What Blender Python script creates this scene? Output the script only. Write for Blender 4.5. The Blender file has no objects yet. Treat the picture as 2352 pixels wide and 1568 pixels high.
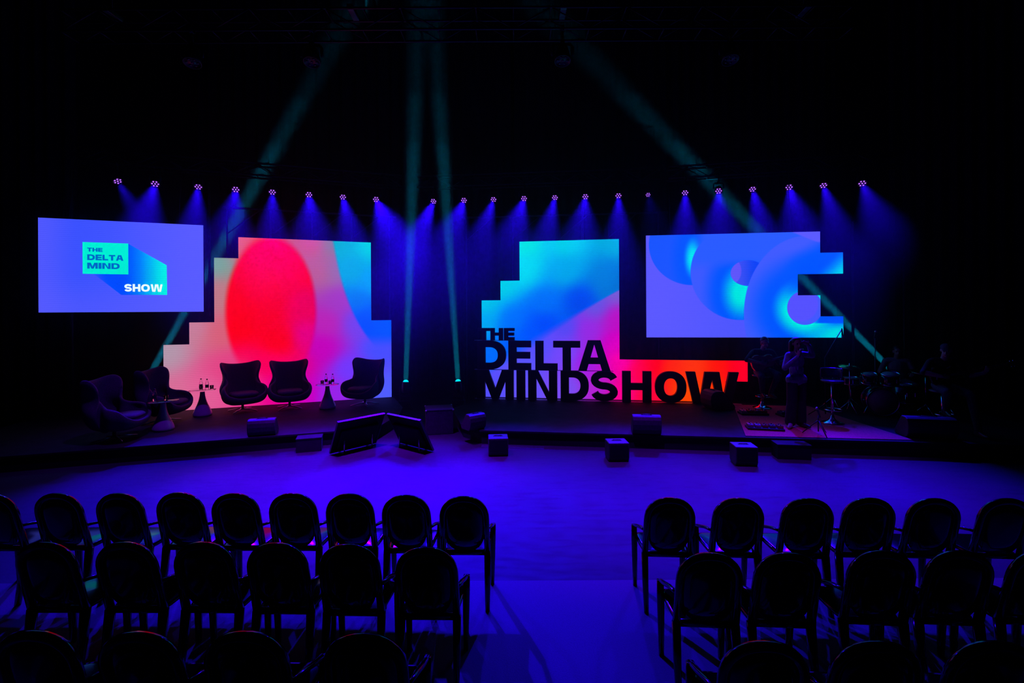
import bpy, bmesh, math, random
import numpy as np
from mathutils import Vector, Matrix, Euler

SC = bpy.context.scene
COL = SC.collection
R = math.radians
PI = math.pi
random.seed(7)

# ------------------------------------------------------------------ camera
cam_d = bpy.data.cameras.new('camera')
cam = bpy.data.objects.new('camera', cam_d)
COL.objects.link(cam)
ROLL = 0.0055
cam.matrix_world = (Matrix.Translation((0, 0, 2.5)) @
                    Matrix(((math.cos(ROLL), math.sin(ROLL), 0, 0), (0, 0, -1, 0),
                            (-math.sin(ROLL), math.cos(ROLL), 0, 0), (0, 0, 0, 1))))
cam_d.sensor_width = 36
cam_d.lens = 1083 / 2352 * 36
cam_d.shift_y = -72 / 2352
cam_d.clip_end = 100
SC.camera = cam

# ------------------------------------------------------------------ world: an unlit hall
world = bpy.data.worlds.new('hall')
SC.world = world
world.use_nodes = True
w_bg = world.node_tree.nodes['Background']
w_bg.inputs[0].default_value = (0, 0, 0, 1)
w_bg.inputs[1].default_value = 0

# ------------------------------------------------------------------ view and light-path settings
SC.view_settings.view_transform = 'Standard'
SC.view_settings.look = 'None'
SC.view_settings.exposure = 0.0
SC.view_settings.gamma = 1.0
SC.view_settings.use_curve_mapping = False
cy = SC.cycles
cy.use_denoising = True
cy.max_bounces = 4
cy.diffuse_bounces = 1
cy.glossy_bounces = 2
cy.transmission_bounces = 5
cy.transparent_max_bounces = 6
cy.volume_bounces = 0
cy.caustics_reflective = False
cy.caustics_refractive = False
cy.sample_clamp_indirect = 4.0
cy.use_adaptive_sampling = True
cy.adaptive_threshold = 0.035
cy.adaptive_min_samples = 16

# light levels, all in one place
HAZE = 0.0145
PAR_POWER = 5800.0
WASH_POWER = 4600.0
BEAM_POWER = 15.0
PAR_COL = (0.015, 0.0, 1.0)
WASH_COL = (0.17, 0.0, 1.0)
BEAM_COL = (0.0, 0.55, 1.0)
LED_GAIN = 1.02


# ================================================================== helpers
def lin(c):
    return tuple(((v / 255) / 12.92 if v / 255 <= 0.04045 else ((v / 255 + 0.055) / 1.055) ** 2.4) for v in c)


MATS = {}


def mat(name, color, rough=0.6, metal=0.0, vary=0.25, scale=12.0, coat=0.0, spec=0.5, stretch=None, bump=0.0):
    """plain procedural surface: base colour broken up by noise, optional fine relief"""
    if name in MATS:
        return MATS[name]
    m = bpy.data.materials.new(name)
    m.use_nodes = True
    nt = m.node_tree
    b = nt.nodes['Principled BSDF']
    tc = nt.nodes.new('ShaderNodeTexCoord')
    mp = nt.nodes.new('ShaderNodeMapping')
    if stretch:
        mp.inputs['Scale'].default_value = stretch
    nz = nt.nodes.new('ShaderNodeTexNoise')
    nz.inputs['Scale'].default_value = scale
    nz.inputs['Detail'].default_value = 4
    mr = nt.nodes.new('ShaderNodeMapRange')
    mr.inputs['From Min'].default_value = 0.3
    mr.inputs['From Max'].default_value = 0.7
    mr.inputs['To Min'].default_value = 1 - vary
    mr.inputs['To Max'].default_value = 1 + vary
    vm = nt.nodes.new('ShaderNodeVectorMath')
    vm.operation = 'SCALE'
    vm.inputs[0].default_value = color[:3]
    L = nt.links.new
    L(tc.outputs['Object'], mp.inputs[0])
    L(mp.outputs[0], nz.inputs['Vector'])
    L(nz.outputs[0], mr.inputs['Value'])
    L(mr.outputs[0], vm.inputs['Scale'])
    L(vm.outputs[0], b.inputs['Base Color'])
    b.inputs['Roughness'].default_value = rough
    b.inputs['Metallic'].default_value = metal
    b.inputs['Specular IOR Level'].default_value = spec
    b.inputs['Coat Weight'].default_value = coat
    if bump:
        bp = nt.nodes.new('ShaderNodeBump')
        bp.inputs['Strength'].default_value = bump
        bp.inputs['Distance'].default_value = 0.01
        L(nz.outputs[0], bp.inputs['Height'])
        L(bp.outputs[0], b.inputs['Normal'])
    MATS[name] = m
    return m


def emit_mat(name, color, strength, lamp=False):
    if name in MATS:
        return MATS[name]
    m = bpy.data.materials.new(name)
    m.use_nodes = True
    nt = m.node_tree
    for n in list(nt.nodes):
        nt.nodes.remove(n)
    o = nt.nodes.new('ShaderNodeOutputMaterial')
    e = nt.nodes.new('ShaderNodeEmission')
    e.inputs[0].default_value = (*color, 1)
    e.inputs[1].default_value = strength
    nt.links.new(e.outputs[0], o.inputs[0])
    m.cycles.emission_sampling = 'AUTO' if lamp else 'NONE'  # small glowing faces: too small to be worth sampling as lamps
    MATS[name] = m
    return m


def glass_mat(name, color=(1, 1, 1), rough=0.02):
    if name in MATS:
        return MATS[name]
    m = bpy.data.materials.new(name)
    m.use_nodes = True
    b = m.node_tree.nodes['Principled BSDF']
    b.inputs['Base Color'].default_value = (*color, 1)
    b.inputs['Roughness'].default_value = rough
    b.inputs['Transmission Weight'].default_value = 1.0
    b.inputs['IOR'].default_value = 1.45
    MATS[name] = m
    return m


class MB:
    """collects shapes and links them as ONE mesh object"""

    def __init__(self):
        self.v, self.f, self.s = [], [], []

    def add(self, verts, faces, smooth=False, M=None):
        o = len(self.v)
        self.v += [tuple(M @ Vector(p)) for p in verts] if M is not None else [tuple(p) for p in verts]
        for fc in faces:
            self.f.append(tuple(i + o for i in fc))
            self.s.append(smooth)
        return self

    def box(self, c, size, M=None, rot=None, bev=0.0):
        x, y, z = (k / 2 for k in size)
        T = Matrix.Translation(c)
        if rot is not None:
            T = T @ Euler(rot).to_matrix().to_4x4()
        if M is not None:
            T = M @ T
        if bev:
            b = min(bev, x * .9, y * .9, z * .9)
            vs, fs = [], []
            bm = bmesh.new()
            bmesh.ops.create_cube(bm, size=1)
            bmesh.ops.scale(bm, vec=(2 * x, 2 * y, 2 * z), verts=bm.verts)
            bmesh.ops.bevel(bm, geom=bm.edges[:], offset=b, segments=2, affect='EDGES', profile=0.5)
            bm.verts.index_update()
            vs = [v.co.copy() for v in bm.verts]
            fs = [[v.index for v in f.verts] for f in bm.faces]
            bm.free()
            return self.add(vs, fs, False, T)
        vs = [(-x, -y, -z), (x, -y, -z), (x, y, -z), (-x, y, -z), (-x, -y, z), (x, -y, z), (x, y, z), (-x, y, z)]
        fs = [(0, 3, 2, 1), (4, 5, 6, 7), (0, 1, 5, 4), (1, 2, 6, 5), (2, 3, 7, 6), (3, 0, 4, 7)]
        return self.add(vs, fs, False, T)

    def lathe(self, prof, n=24, M=None, smooth=True):
        vs, fs, rows = [], [], []
        for r, z in prof:
            if r < 1e-5:
                rows.append([len(vs)])
                vs.append((0, 0, z))
            else:
                rows.append(list(range(len(vs), len(vs) + n)))
                vs += [(r * math.cos(2 * PI * k / n), r * math.sin(2 * PI * k / n), z) for k in range(n)]
        for a, b in zip(rows[:-1], rows[1:]):
            for k in range(n):
                k2 = (k + 1) % n
                if len(a) == 1 and len(b) == 1:
                    continue
                if len(a) == 1:
                    fs.append((a[0], b[k2], b[k]))
                elif len(b) == 1:
                    fs.append((a[k], a[k2], b[0]))
                else:
                    fs.append((a[k], a[k2], b[k2], b[k]))
        return self.add(vs, fs, smooth, M)

    def tube(self, pts, rad, n=8, M=None, smooth=True, flat=None, closed=False, up=(0, 0, 1)):
        """swept section; rad a number or one per point; flat=(a,b) gives a rounded-rectangle section"""
        P = [Vector(p) for p in pts]
        N = len(P)
        rs = rad if isinstance(rad, (list, tuple)) else [rad] * N
        vs, fs = [], []
        prev = None
        for i in range(N):
            if closed:
                t = (P[(i + 1) % N] - P[i - 1]).normalized()
            else:
                t = (P[min(i + 1, N - 1)] - P[max(i - 1, 0)]).normalized()
            if prev is None:
                u = Vector(up)
                if abs(u.dot(t)) > 0.95:
                    u = Vector((1, 0, 0))
                a = (u - t * u.dot(t)).normalized()
            else:
                a = (prev - t * prev.dot(t)).normalized()
            prev = a
            b = t.cross(a)
            for k in range(n):
                th = 2 * PI * k / n
                ca, sa = math.cos(th), math.sin(th)
                if flat:
                    ca = math.copysign(abs(ca) ** 0.55, ca) * flat[0]
                    sa = math.copysign(abs(sa) ** 0.55, sa) * flat[1]
                vs.append(P[i] + a * (ca * rs[i]) + b * (sa * rs[i]))
        last = N if closed else N - 1
        for i in range(last):
            j = (i + 1) % N
            for k in range(n):
                k2 = (k + 1) % n
                fs.append((i * n + k, i * n + k2, j * n + k2, j * n + k))
        if not closed:
            fs.append(tuple(range(n))[::-1])
            fs.append(tuple((N - 1) * n + k for k in range(n)))
        return self.add(vs, fs, smooth, M)

    def prism(self, poly, y0, y1, M=None):
        """polygon in local x,z pushed along y"""
        n = len(poly)
        vs = [(x, y0, z) for x, z in poly] + [(x, y1, z) for x, z in poly]
        fs = [tuple(range(n)), tuple(range(2 * n - 1, n - 1, -1))]
        fs += [(k, k + n, (k + 1) % n + n, (k + 1) % n) for k in range(n)]
        return self.add(vs, fs, False, M)

    def plan(self, poly, z0, z1, M=None):
        """polygon in x,y pushed along z"""
        n = len(poly)
        vs = [(x, y, z0) for x, y in poly] + [(x, y, z1) for x, y in poly]
        fs = [tuple(range(n))[::-1], tuple(range(n, 2 * n))]
        fs += [(k, (k + 1) % n, (k + 1) % n + n, k + n) for k in range(n)]
        return self.add(vs, fs, False, M)

    def ball(self, c, rad, n=16, M=None, rot=None):
        rx, ry, rz = rad if isinstance(rad, (tuple, list)) else (rad,) * 3
        T = Matrix.Translation(c)
        if rot is not None:
            T = T @ Euler(rot).to_matrix().to_4x4()
        T = T @ Matrix.Diagonal((rx, ry, rz, 1))
        if M is not None:
            T = M @ T
        h = n // 2
        return self.lathe([(math.sin(PI * k / h), -math.cos(PI * k / h)) for k in range(h + 1)], n, T)

    def mesh(self, name, m=None, fix=True):
        me = bpy.data.meshes.new(name)
        me.from_pydata(self.v, [], self.f)
        me.polygons.foreach_set('use_smooth', self.s)
        if fix:
            bm = bmesh.new()
            bm.from_mesh(me)
            bmesh.ops.recalc_face_normals(bm, faces=bm.faces)
            bm.to_mesh(me)
            bm.free()
        if m:
            me.materials.append(m)
        return me

    def build(self, name, m, parent=None, loc=None, rot=None):
        return put(name, self.mesh(name, m), parent, loc, rot)


def put(name, me, parent=None, loc=None, rot=None):
    o = bpy.data.objects.new(name, me)
    COL.objects.link(o)
    o.parent = parent
    if loc is not None:
        o.location = loc
    if rot is not None:
        o.rotation_euler = rot
    return o


def tag(o, label=None, cat=None, group=None, kind=None):
    if label:
        o['label'] = label
    if cat:
        o['category'] = cat
    if group:
        o['group'] = group
    if kind:
        o['kind'] = kind
    return o


def thing(name, label, cat, loc=(0, 0, 0), rz=0.0, group=None):
    o = bpy.data.objects.new(name, None)
    COL.objects.link(o)
    o.location = loc
    o.rotation_euler = (0, 0, rz)
    o.empty_display_size = 0.1
    return tag(o, label, cat, group)


def copy_tree(src, parent=None):
    c = src.copy()
    COL.objects.link(c)
    c.parent = parent
    for ch in [k for k in COL.objects if k.parent == src]:
        copy_tree(ch, c)
    return c


def aim(src, dst):
    """matrix whose -Z looks from src to dst"""
    d = (Vector(dst) - Vector(src)).normalized()
    return Matrix.Translation(src) @ d.to_track_quat('-Z', 'Y').to_matrix().to_4x4()


def spot(name, src, dst, power, color, size, blend, radius, parent=None):
    d = bpy.data.lights.new(name, 'SPOT')
    d.energy = power
    d.color = color
    d.spot_size = R(size)
    d.spot_blend = blend
    d.shadow_soft_size = radius
    o = bpy.data.objects.new(name, d)
    COL.objects.link(o)
    o.matrix_world = aim(src, dst)
    return o


# ================================================================== materials
BLACK = mat('black_paint', (0.012, 0.012, 0.014), 0.55)
BLACKMETAL = mat('black_powder_coat', (0.015, 0.015, 0.017), 0.4, 0.2)
GLOSSBLACK = mat('glossy_black_plastic', (0.004, 0.004, 0.005), 0.12, vary=0.1)
CHROME = mat('chrome', (0.75, 0.75, 0.78), 0.12, 1.0, vary=0.05)
ALU = mat('brushed_aluminium', (0.55, 0.55, 0.57), 0.3, 1.0, vary=0.1, scale=40)
WOOL = mat('dark_wool', (0.075, 0.072, 0.08), 0.85, vary=0.3, scale=60, bump=0.3)
DRAPE = mat('black_velvet_drape', (0.036, 0.036, 0.038), 0.95, vary=0.3, scale=6, spec=0.1)
WALLM = mat('dark_grey_wall_paint', (0.04, 0.04, 0.045), 0.9, vary=0.2, scale=3, spec=0.1)
CEILM = mat('black_ceiling_paint', (0.02, 0.02, 0.022), 0.9, vary=0.2, scale=3, spec=0.1)
TRUSSM = mat('black_truss_tube', (0.03, 0.03, 0.033), 0.4, 0.3)
CABINET = mat('speaker_cabinet_black', (0.04, 0.04, 0.044), 0.5, vary=0.3, scale=30, bump=0.2)
GRILLE = mat('speaker_grille', (0.008, 0.008, 0.009), 0.6, 0.3)
PEDESTAL = mat('satin_table_lacquer', (0.42, 0.41, 0.43), 0.35, vary=0.1, coat=0.3)
GLASS = glass_mat('clear_glass')
CLEARTOP = glass_mat('clear_table_glass', (0.95, 0.98, 1.0))
DECK = mat('stage_deck', (0.026, 0.026, 0.028), 0.7, vary=0.3, scale=5, spec=0.15)
SKIRT = mat('stage_skirt', (0.008, 0.008, 0.009), 0.8)
RUGM = mat('stage_rug', (0.75, 0.07, 0.1), 0.9, vary=0.25, scale=40, bump=0.2)
LETTER = mat('dark_sign_board', (0.04, 0.04, 0.044), 0.6, vary=0.1)
WATER = mat('bottle_label', (0.02, 0.02, 0.03), 0.5)


# ================================================================== room shell
def floor_mat():
    m = bpy.data.materials.new('scuffed_vinyl_floor')
    m.use_nodes = True
    nt = m.node_tree
    L = nt.links.new
    b = nt.nodes['Principled BSDF']
    tc = nt.nodes.new('ShaderNodeTexCoord')
    big = nt.nodes.new('ShaderNodeTexNoise')
    big.inputs['Scale'].default_value = 0.9
    big.inputs['Detail'].default_value = 6
    mp = nt.nodes.new('ShaderNodeMapping')
    mp.inputs['Scale'].default_value = (1.2, 3.5, 1)
    sc = nt.nodes.new('ShaderNodeTexNoise')
    sc.inputs['Scale'].default_value = 3.0
    sc.inputs['Detail'].default_value = 7
    sc.inputs['Roughness'].default_value = 0.65
    L(tc.outputs['Object'], big.inputs['Vector'])
    L(tc.outputs['Object'], mp.inputs[0])
    L(mp.outputs[0], sc.inputs['Vector'])
    r1 = nt.nodes.new('ShaderNodeMapRange')
    r1.inputs[1].default_value, r1.inputs[2].default_value, r1.inputs[3].default_value, r1.inputs[4].default_value = 0.35, 0.65, 0.85, 1.15
    r2 = nt.nodes.new('ShaderNodeMapRange')
    r2.inputs[1].default_value, r2.inputs[2].default_value, r2.inputs[3].default_value, r2.inputs[4].default_value = 0.33, 0.47, 0.72, 1.0
    L(big.outputs[0], r1.inputs[0])
    L(sc.outputs[0], r2.inputs[0])
    mul = nt.nodes.new('ShaderNodeMath')
    mul.operation = 'MULTIPLY'
    L(r1.outputs[0], mul.inputs[0])
    L(r2.outputs[0], mul.inputs[1])
    v = nt.nodes.new('ShaderNodeVectorMath')
    v.operation = 'SCALE'
    v.inputs[0].default_value = (0.047, 0.047, 0.05)
    L(mul.outputs[0], v.inputs['Scale'])
    L(v.outputs[0], b.inputs['Base Color'])
    rr = nt.nodes.new('ShaderNodeMapRange')
    rr.inputs[1].default_value, rr.inputs[2].default_value, rr.inputs[3].default_value, rr.inputs[4].default_value = 0.3, 0.7, 0.5, 0.75
    L(sc.outputs[0], rr.inputs[0])
    L(rr.outputs[0], b.inputs['Roughness'])
    b.inputs['Specular IOR Level'].default_value = 0.1
    return m


SEAM = 4.36
fl = MB().box((0, (SEAM + 15.2) / 2, -0.1), (26, 15.2 - SEAM, 0.2)).build('floor', floor_mat())
tag(fl, 'scuffed smooth floor between the front row and the stage', 'floor', kind='structure')
CARPET = mat('grey_carpet', (0.135, 0.135, 0.142), 0.85, vary=0.12, scale=90, bump=0.2, spec=0.2)
fc = MB().box((0, (SEAM - 2.4) / 2, -0.1), (26, SEAM + 2.4, 0.2)).build('floor_carpet', CARPET)
tag(fc, 'paler carpeted floor under the rows of audience chairs', 'floor', kind='structure')
tag(MB().box((0, 6.4, 14.1), (26, 17.6, 0.2)).build('ceiling', CEILM), 'black ceiling high above the stage', 'ceiling', kind='structure')
tag(MB().box((0, 15.1, 7), (26, 0.2, 14.4)).build('wall_back', WALLM), 'dark wall behind the stage drapes', 'wall', kind='structure')
tag(MB().box((-12.9, 6.4, 7), (0.2, 17.6, 14.4)).build('wall_left', WALLM), 'dark side wall beyond the egg chairs', 'wall', kind='structure')
tag(MB().box((12.9, 6.4, 7), (0.2, 17.6, 14.4)).build('wall_right', WALLM), 'dark side wall beyond the band', 'wall', kind='structure')
tag(MB().box((0, -2.3, 7), (26, 0.2, 14.4)).build('wall_front', WALLM), 'dark wall at the rear of the hall', 'wall', kind='structure')


def drape(name, x0, y0, x1, y1, z0, z1, folds, depth, label, seed):
    rnd = random.Random(seed)
    n = folds * 8
    d = Vector((x1 - x0, y1 - y0, 0))
    nrm = Vector((d.y, -d.x, 0)).normalized()
    rows = [z0, z0 + 0.4, (z0 + z1) / 2, z1 - 0.3, z1]
    ph = [rnd.uniform(-0.9, 0.9) for _ in range(folds + 2)]
    vs, fs = [], []
    for side in (0, 1):
        for j, z in enumerate(rows):
            for k in range(n + 1):
                t = k / n
                w = t * folds
                a = ph[int(w)] * (1 - w % 1) + ph[int(w) + 1] * (w % 1)
                off = depth * (math.sin(2 * PI * w + a) + 0.35 * math.sin(4 * PI * w + 2 * a)) * (1.0 - 0.25 * j / 4)
                p = Vector((x0, y0, z)) + d * t + nrm * (off + side * 0.012)
                vs.append(p)
    m1 = n + 1
    for side in (0, 1):
        o = side * m1 * len(rows)
        for j in range(len(rows) - 1):
            for k in range(n):
                fs.append((o + j * m1 + k, o + j * m1 + k + 1, o + (j + 1) * m1 + k + 1, o + (j + 1) * m1 + k))
    ob = MB().add(vs, fs, True).build(name, DRAPE)
    return tag(ob, label, 'curtain', 'black stage drapes')


drape('stage_drape', -9.6, 14.4, 0.0, 14.4, 0.02, 12.5, 26, 0.07, 'black velvet drape hanging behind the pink LED wall', 1)
drape('stage_drape', 0.1, 14.4, 9.9, 14.4, 0.02, 12.5, 26, 0.07, 'black velvet drape hanging behind the cyan LED wall', 2)
drape('stage_drape', -12.7, 10.4, -10.3, 11.2, 0.02, 11.5, 9, 0.06, 'black velvet side drape beside the hanging screen with the logo', 3)
drape('stage_drape', 10.1, 12.6, 12.7, 11.4, 0.02, 11.5, 9, 0.06, 'black velvet side drape behind the drummer', 4)

# thin smoke hanging round the stage
def smoke(name, density):
    m = bpy.data.materials.new(name)
    m.use_nodes = True
    nt = m.node_tree
    for n in list(nt.nodes):
        nt.nodes.remove(n)
    o = nt.nodes.new('ShaderNodeOutputMaterial')
    v = nt.nodes.new('ShaderNodeVolumeScatter')
    v.inputs['Color'].default_value = (0.9, 0.9, 0.9, 1)
    v.inputs['Density'].default_value = density
    v.inputs['Anisotropy'].default_value = 0.25
    nt.links.new(v.outputs[0], o.inputs['Volume'])
    return m


for j, (z0, z1, k, lab) in enumerate(((0.05, 7.0, 1.0, 'thin smoke hanging over the stage and catching the light beams'), (7.001, 8.4, 0.55, 'thinner smoke above the par lights'),
                                      (8.401, 11.5, 0.28, 'faint smoke high under the roof'))):
    hm = MB().box((-0.8, 11.77, (z0 + z1) / 2), (22.0, 4.94, z1 - z0)).mesh('stage_haze', smoke('thin_stage_smoke_%d' % j, HAZE * k))
    tag(put('stage_haze', hm), lab, 'haze', kind='stuff')

# stage platforms
ST = 0.257
LEFT_PLAN = [(-9.3, 6.95), (-2.62, 9.03), (-2.45, 10.2), (-2.55, 10.95), (-3.1, 12.3), (-3.3, 12.75), (-10.4, 10.6)]
RIGHT_PLAN = [(-0.62, 8.82), (9.6, 7.52), (10.2, 11.9), (6.0, 12.4), (-0.75, 12.8), (-0.9, 11.95), (-1.39, 10.79), (-1.02, 9.3)]


def inset(poly, d):
    c = Vector((sum(p[0] for p in poly) / len(poly), sum(p[1] for p in poly) / len(poly)))
    return [tuple(c + (Vector(p) - c) * (1 - d / (Vector(p) - c).length)) for p in poly]


for plan, lab in ((LEFT_PLAN, 'low black stage platform carrying the egg chairs'), (RIGHT_PLAN, 'low black stage platform carrying the band and the big letters')):
    s = thing('stage_platform', lab, 'stage')
    s['kind'] = 'structure'
    MB().plan(plan, ST - 0.03, ST).build('deck', DECK, s)
    MB().plan(inset(plan, 0.05), 0.0, ST - 0.0305).build('skirt', SKIRT, s)

# ================================================================== LED pictures as node expressions
class X:
    """a value socket with arithmetic"""
    nt = None

    def __init__(self, s):
        self.s = s

    @staticmethod
    def m(op, *a, clamp=False):
        n = X.nt.nodes.new('ShaderNodeMath')
        n.operation = op
        n.use_clamp = clamp
        for i, q in enumerate(a):
            if isinstance(q, X):
                X.nt.links.new(q.s, n.inputs[i])
            else:
                n.inputs[i].default_value = q
        return X(n.outputs[0])

    def __add__(s, o): return X.m('ADD', s, o)
    __radd__ = __add__
    def __sub__(s, o): return X.m('SUBTRACT', s, o)
    def __rsub__(s, o): return X.m('SUBTRACT', o, s)
    def __mul__(s, o): return X.m('MULTIPLY', s, o)
    __rmul__ = __mul__
    def __truediv__(s, o): return X.m('DIVIDE', s, o)
    def __rtruediv__(s, o): return X.m('DIVIDE', o, s)
    def sqrt(s): return X.m('SQRT', s)


def step(a, b, x):
    """smooth step from 0 at a to 1 at b (a may exceed b)"""
    n = X.nt.nodes.new('ShaderNodeMapRange')
    n.interpolation_type = 'SMOOTHSTEP'
    lo, hi, t0, t1 = (a, b, 0, 1) if a < b else (b, a, 1, 0)
    X.nt.links.new(x.s, n.inputs[0])
    for i, q in enumerate((lo, hi, t0, t1)):
        n.inputs[1 + i].default_value = q
    return X(n.outputs[0])


class V:
    """a colour (vector) socket"""
    def __init__(self, s):
        self.s = s

    @staticmethod
    def const(c):
        n = X.nt.nodes.new('ShaderNodeCombineXYZ')
        for i in range(3):
            n.inputs[i].default_value = c[i]
        return V(n.outputs[0])

    def scale(self, x):
        n = X.nt.nodes.new('ShaderNodeVectorMath')
        n.operation = 'SCALE'
        X.nt.links.new(self.s, n.inputs[0])
        if isinstance(x, X):
            X.nt.links.new(x.s, n.inputs['Scale'])
        else:
            n.inputs['Scale'].default_value = x
        return V(n.outputs[0])

    def __add__(self, o):
        n = X.nt.nodes.new('ShaderNodeVectorMath')
        n.operation = 'ADD'
        X.nt.links.new(self.s, n.inputs[0])
        X.nt.links.new(o.s, n.inputs[1])
        return V(n.outputs[0])


def mix(a, b, t):
    n = X.nt.nodes.new('ShaderNodeMix')
    n.data_type = 'VECTOR'
    n.clamp_factor = True
    X.nt.links.new(t.s, n.inputs[0])
    X.nt.links.new(a.s, n.inputs[4])
    X.nt.links.new(b.s, n.inputs[5])
    return V(n.outputs[1])


def field(u, v, pts, soft=0.10):
    """smooth blend of colours pinned at points (u, v, r, g, b)"""
    tot, acc = None, None
    for pu, pv, r, g, b in pts:
        du, dv = u - pu, v - pv
        q = du * du + dv * dv + soft
        w = 1.0 / (q * q)
        c = V.const([(k / 255) for k in (r, g, b)]).scale(w)
        tot = w if tot is None else tot + w
        acc = c if acc is None else acc + c
    return acc.scale(1.0 / tot)


def led_mat(name, paint, gain=LED_GAIN):
    """screen that shows paint(u, v); u along, v up, in metres of the screen itself"""
    m = bpy.data.materials.new(name)
    m.use_nodes = True
    nt = m.node_tree
    for n in list(nt.nodes):
        nt.nodes.remove(n)
    X.nt = nt
    tc = nt.nodes.new('ShaderNodeTexCoord')
    sp = nt.nodes.new('ShaderNodeSeparateXYZ')
    nt.links.new(tc.outputs['Object'], sp.inputs[0])
    u, v = X(sp.outputs[0]), X(sp.outputs[2])
    c = paint(u, v)
    # picture values are display values: to linear light
    gm = nt.nodes.new('ShaderNodeGamma')
    gm.inputs[1].default_value = 2.2
    nt.links.new(c.s, gm.inputs[0])
    # faint scan lines of the LED rows
    ln = X.m('SINE', v * (2 * PI / 0.042) + X.m('SINE', u * 5.0) * 0.8)
    k = ln * 0.07 + 1.0
    em = nt.nodes.new('ShaderNodeEmission')
    nt.links.new(gm.outputs[0], em.inputs[0])
    nt.links.new((k * gain).s, em.inputs[1])
    out = nt.nodes.new('ShaderNodeOutputMaterial')
    nt.links.new(em.outputs[0], out.inputs[0])
    return m


L_OUT = [(0.039, 1.421, 175, 150, 170), (0.546, 1.904, 195, 125, 150), (0.2, 0.23, 215, 110, 150), (1.048, 3.417, 115, 165, 150), (1.071, 2.605, 190, 120, 125), (1.155, 1.792, 215, 95, 115), (1.24, 0.872, 225, 70, 130), (1.57, 3.947, 225, 100, 115), (1.798, 3.853, 235, 70, 85), (3.159, 3.898, 215, 80, 120), (3.336, 3.266, 195, 90, 140), (3.541, 3.925, 130, 125, 150), (3.589, 3.272, 140, 110, 165), (2.157, 1.039, 250, 0, 85), (2.731, 1.015, 225, 0, 130), (3.326, 1.316, 195, 10, 185), (2.438, 0.393, 240, 0, 140), (1.599, 0.546, 240, 55, 140), (0.885, 0.385, 225, 95, 150), (2.922, 0.257, 205, 0, 190), (3.522, 0.22, 150, 40, 235), (3.937, 0.745, 110, 60, 255), (4.683, 1.272, 70, 80, 255), (4.896, 0.134, 80, 95, 255), (4.153, 1.954, 110, 70, 235), (3.687, 2.508, 160, 60, 190), (3.43, 1.964, 185, 40, 180)]
L_IN = [(2.166, 3.03, 255, 14, 0), (1.976, 2.401, 255, 8, 0), (2.36, 3.876, 255, 0, 40), (2.839, 3.255, 255, 0, 15), (2.982, 2.4, 230, 0, 80), (2.929, 1.65, 220, 0, 130), (2.348, 1.558, 255, 0, 5), (1.56, 1.99, 255, 0, 10), (1.888, 3.441, 255, 10, 5), (2.156, 0.934, 250, 0, 85), (1.692, 1.058, 248, 10, 80)]
L_ARC = [(3.85, 3.938, 0, 172, 195), (4.482, 3.964, 0, 208, 215), (4.054, 3.283, 0, 165, 215), (4.477, 2.957, 0, 158, 235), (4.261, 2.509, 0, 115, 230), (4.472, 2.118, 0, 85, 255), (4.905, 1.831, 0, 85, 255), (4.365, 1.951, 0, 75, 255)]
R_UP = [(1.034, 3.986, 0, 228, 205), (2.19, 3.999, 0, 205, 222), (3.462, 3.986, 0, 170, 210), (1.075, 3.27, 0, 215, 225), (2.186, 3.25, 0, 165, 225), (3.457, 2.901, 0, 105, 200), (0.529, 2.942, 0, 205, 222), (0.044, 2.473, 0, 195, 225), (0.041, 1.93, 0, 165, 240), (0.842, 1.929, 0, 110, 250), (1.629, 2.372, 0, 110, 240), (1.627, 1.928, 0, 70, 250), (2.509, 2.475, 0, 70, 235), (0.838, 1.369, 0, 90, 255), (0.036, 1.025, 0, 105, 255), (1.291, 1.65, 0, 80, 255), (3.266, 3.013, 0, 125, 210)]
R_LO = [(3.424, 2.685, 115, 95, 205), (2.941, 2.362, 95, 85, 225), (2.178, 1.817, 80, 75, 245), (1.512, 1.372, 85, 80, 255), (3.42, 2.033, 190, 20, 190), (2.722, 1.707, 150, 45, 225), (3.417, 1.382, 215, 0, 190), (2.174, 1.155, 115, 75, 255), (2.717, 0.94, 165, 30, 230), (1.062, 0.923, 90, 85, 255), (0.146, 0.122, 85, 80, 255), (1.058, 0.14, 100, 85, 255), (2.169, 0.273, 120, 80, 245), (3.037, 0.289, 175, 40, 215), (3.52, 0.949, 250, 0, 165), (3.516, 0.19, 255, 0, 140), (3.993, 0.738, 255, 0, 75), (4.307, 0.85, 255, 0, 30), (4.199, 0.042, 255, 10, 60), (4.72, 0.748, 255, 45, 5), (5.332, 0.862, 255, 55, 0), (5.126, 0.222, 255, 75, 0), (5.835, 0.868, 255, 25, 15), (6.332, 0.874, 255, 0, 40), (6.429, 0.562, 255, 0, 45), (5.732, 0.234, 255, 60, 0)]


def ellipse(u, v, cu, cv, ru, rv):
    a, b = (u - cu) / ru, (v - cv) / rv
    return (a * a + b * b).sqrt()


def paint_left(u, v):
    outer, inner, arc = field(u, v, L_OUT), field(u, v, L_IN), field(u, v, L_ARC)
    e = ellipse(u, v, 2.21 + 0, 2.24, 0.965, 1.76)
    w = step(1.09, 0.93, e) * step(0.5, 1.5, v)
    c = mix(outer, inner, w)
    # boundary of the cyan corner: u as a curve of v
    t = 4.0 - v
    edge = 3.60 + 0.17 * t + 0.028 * t * t * t
    wa = step(-0.06, 0.05, u - edge) * step(1.25, 1.75, v)
    return mix(c, arc, wa)


def paint_right(u, v):
    up, lo = field(u, v, R_UP), field(u, v, R_LO)
    # falling curve between the cyan sky and the magenta below
    edge = 0.62 + 0.58 * u + 0.033 * u * u - 0.0075 * u * u * u
    d = v - edge
    blur = step(3.4, 0.8, u) * 0.16 + 0.025
    w = X.m('ADD', d / blur * 0.5, 0.5, clamp=True)
    return mix(lo, up, w)


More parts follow.
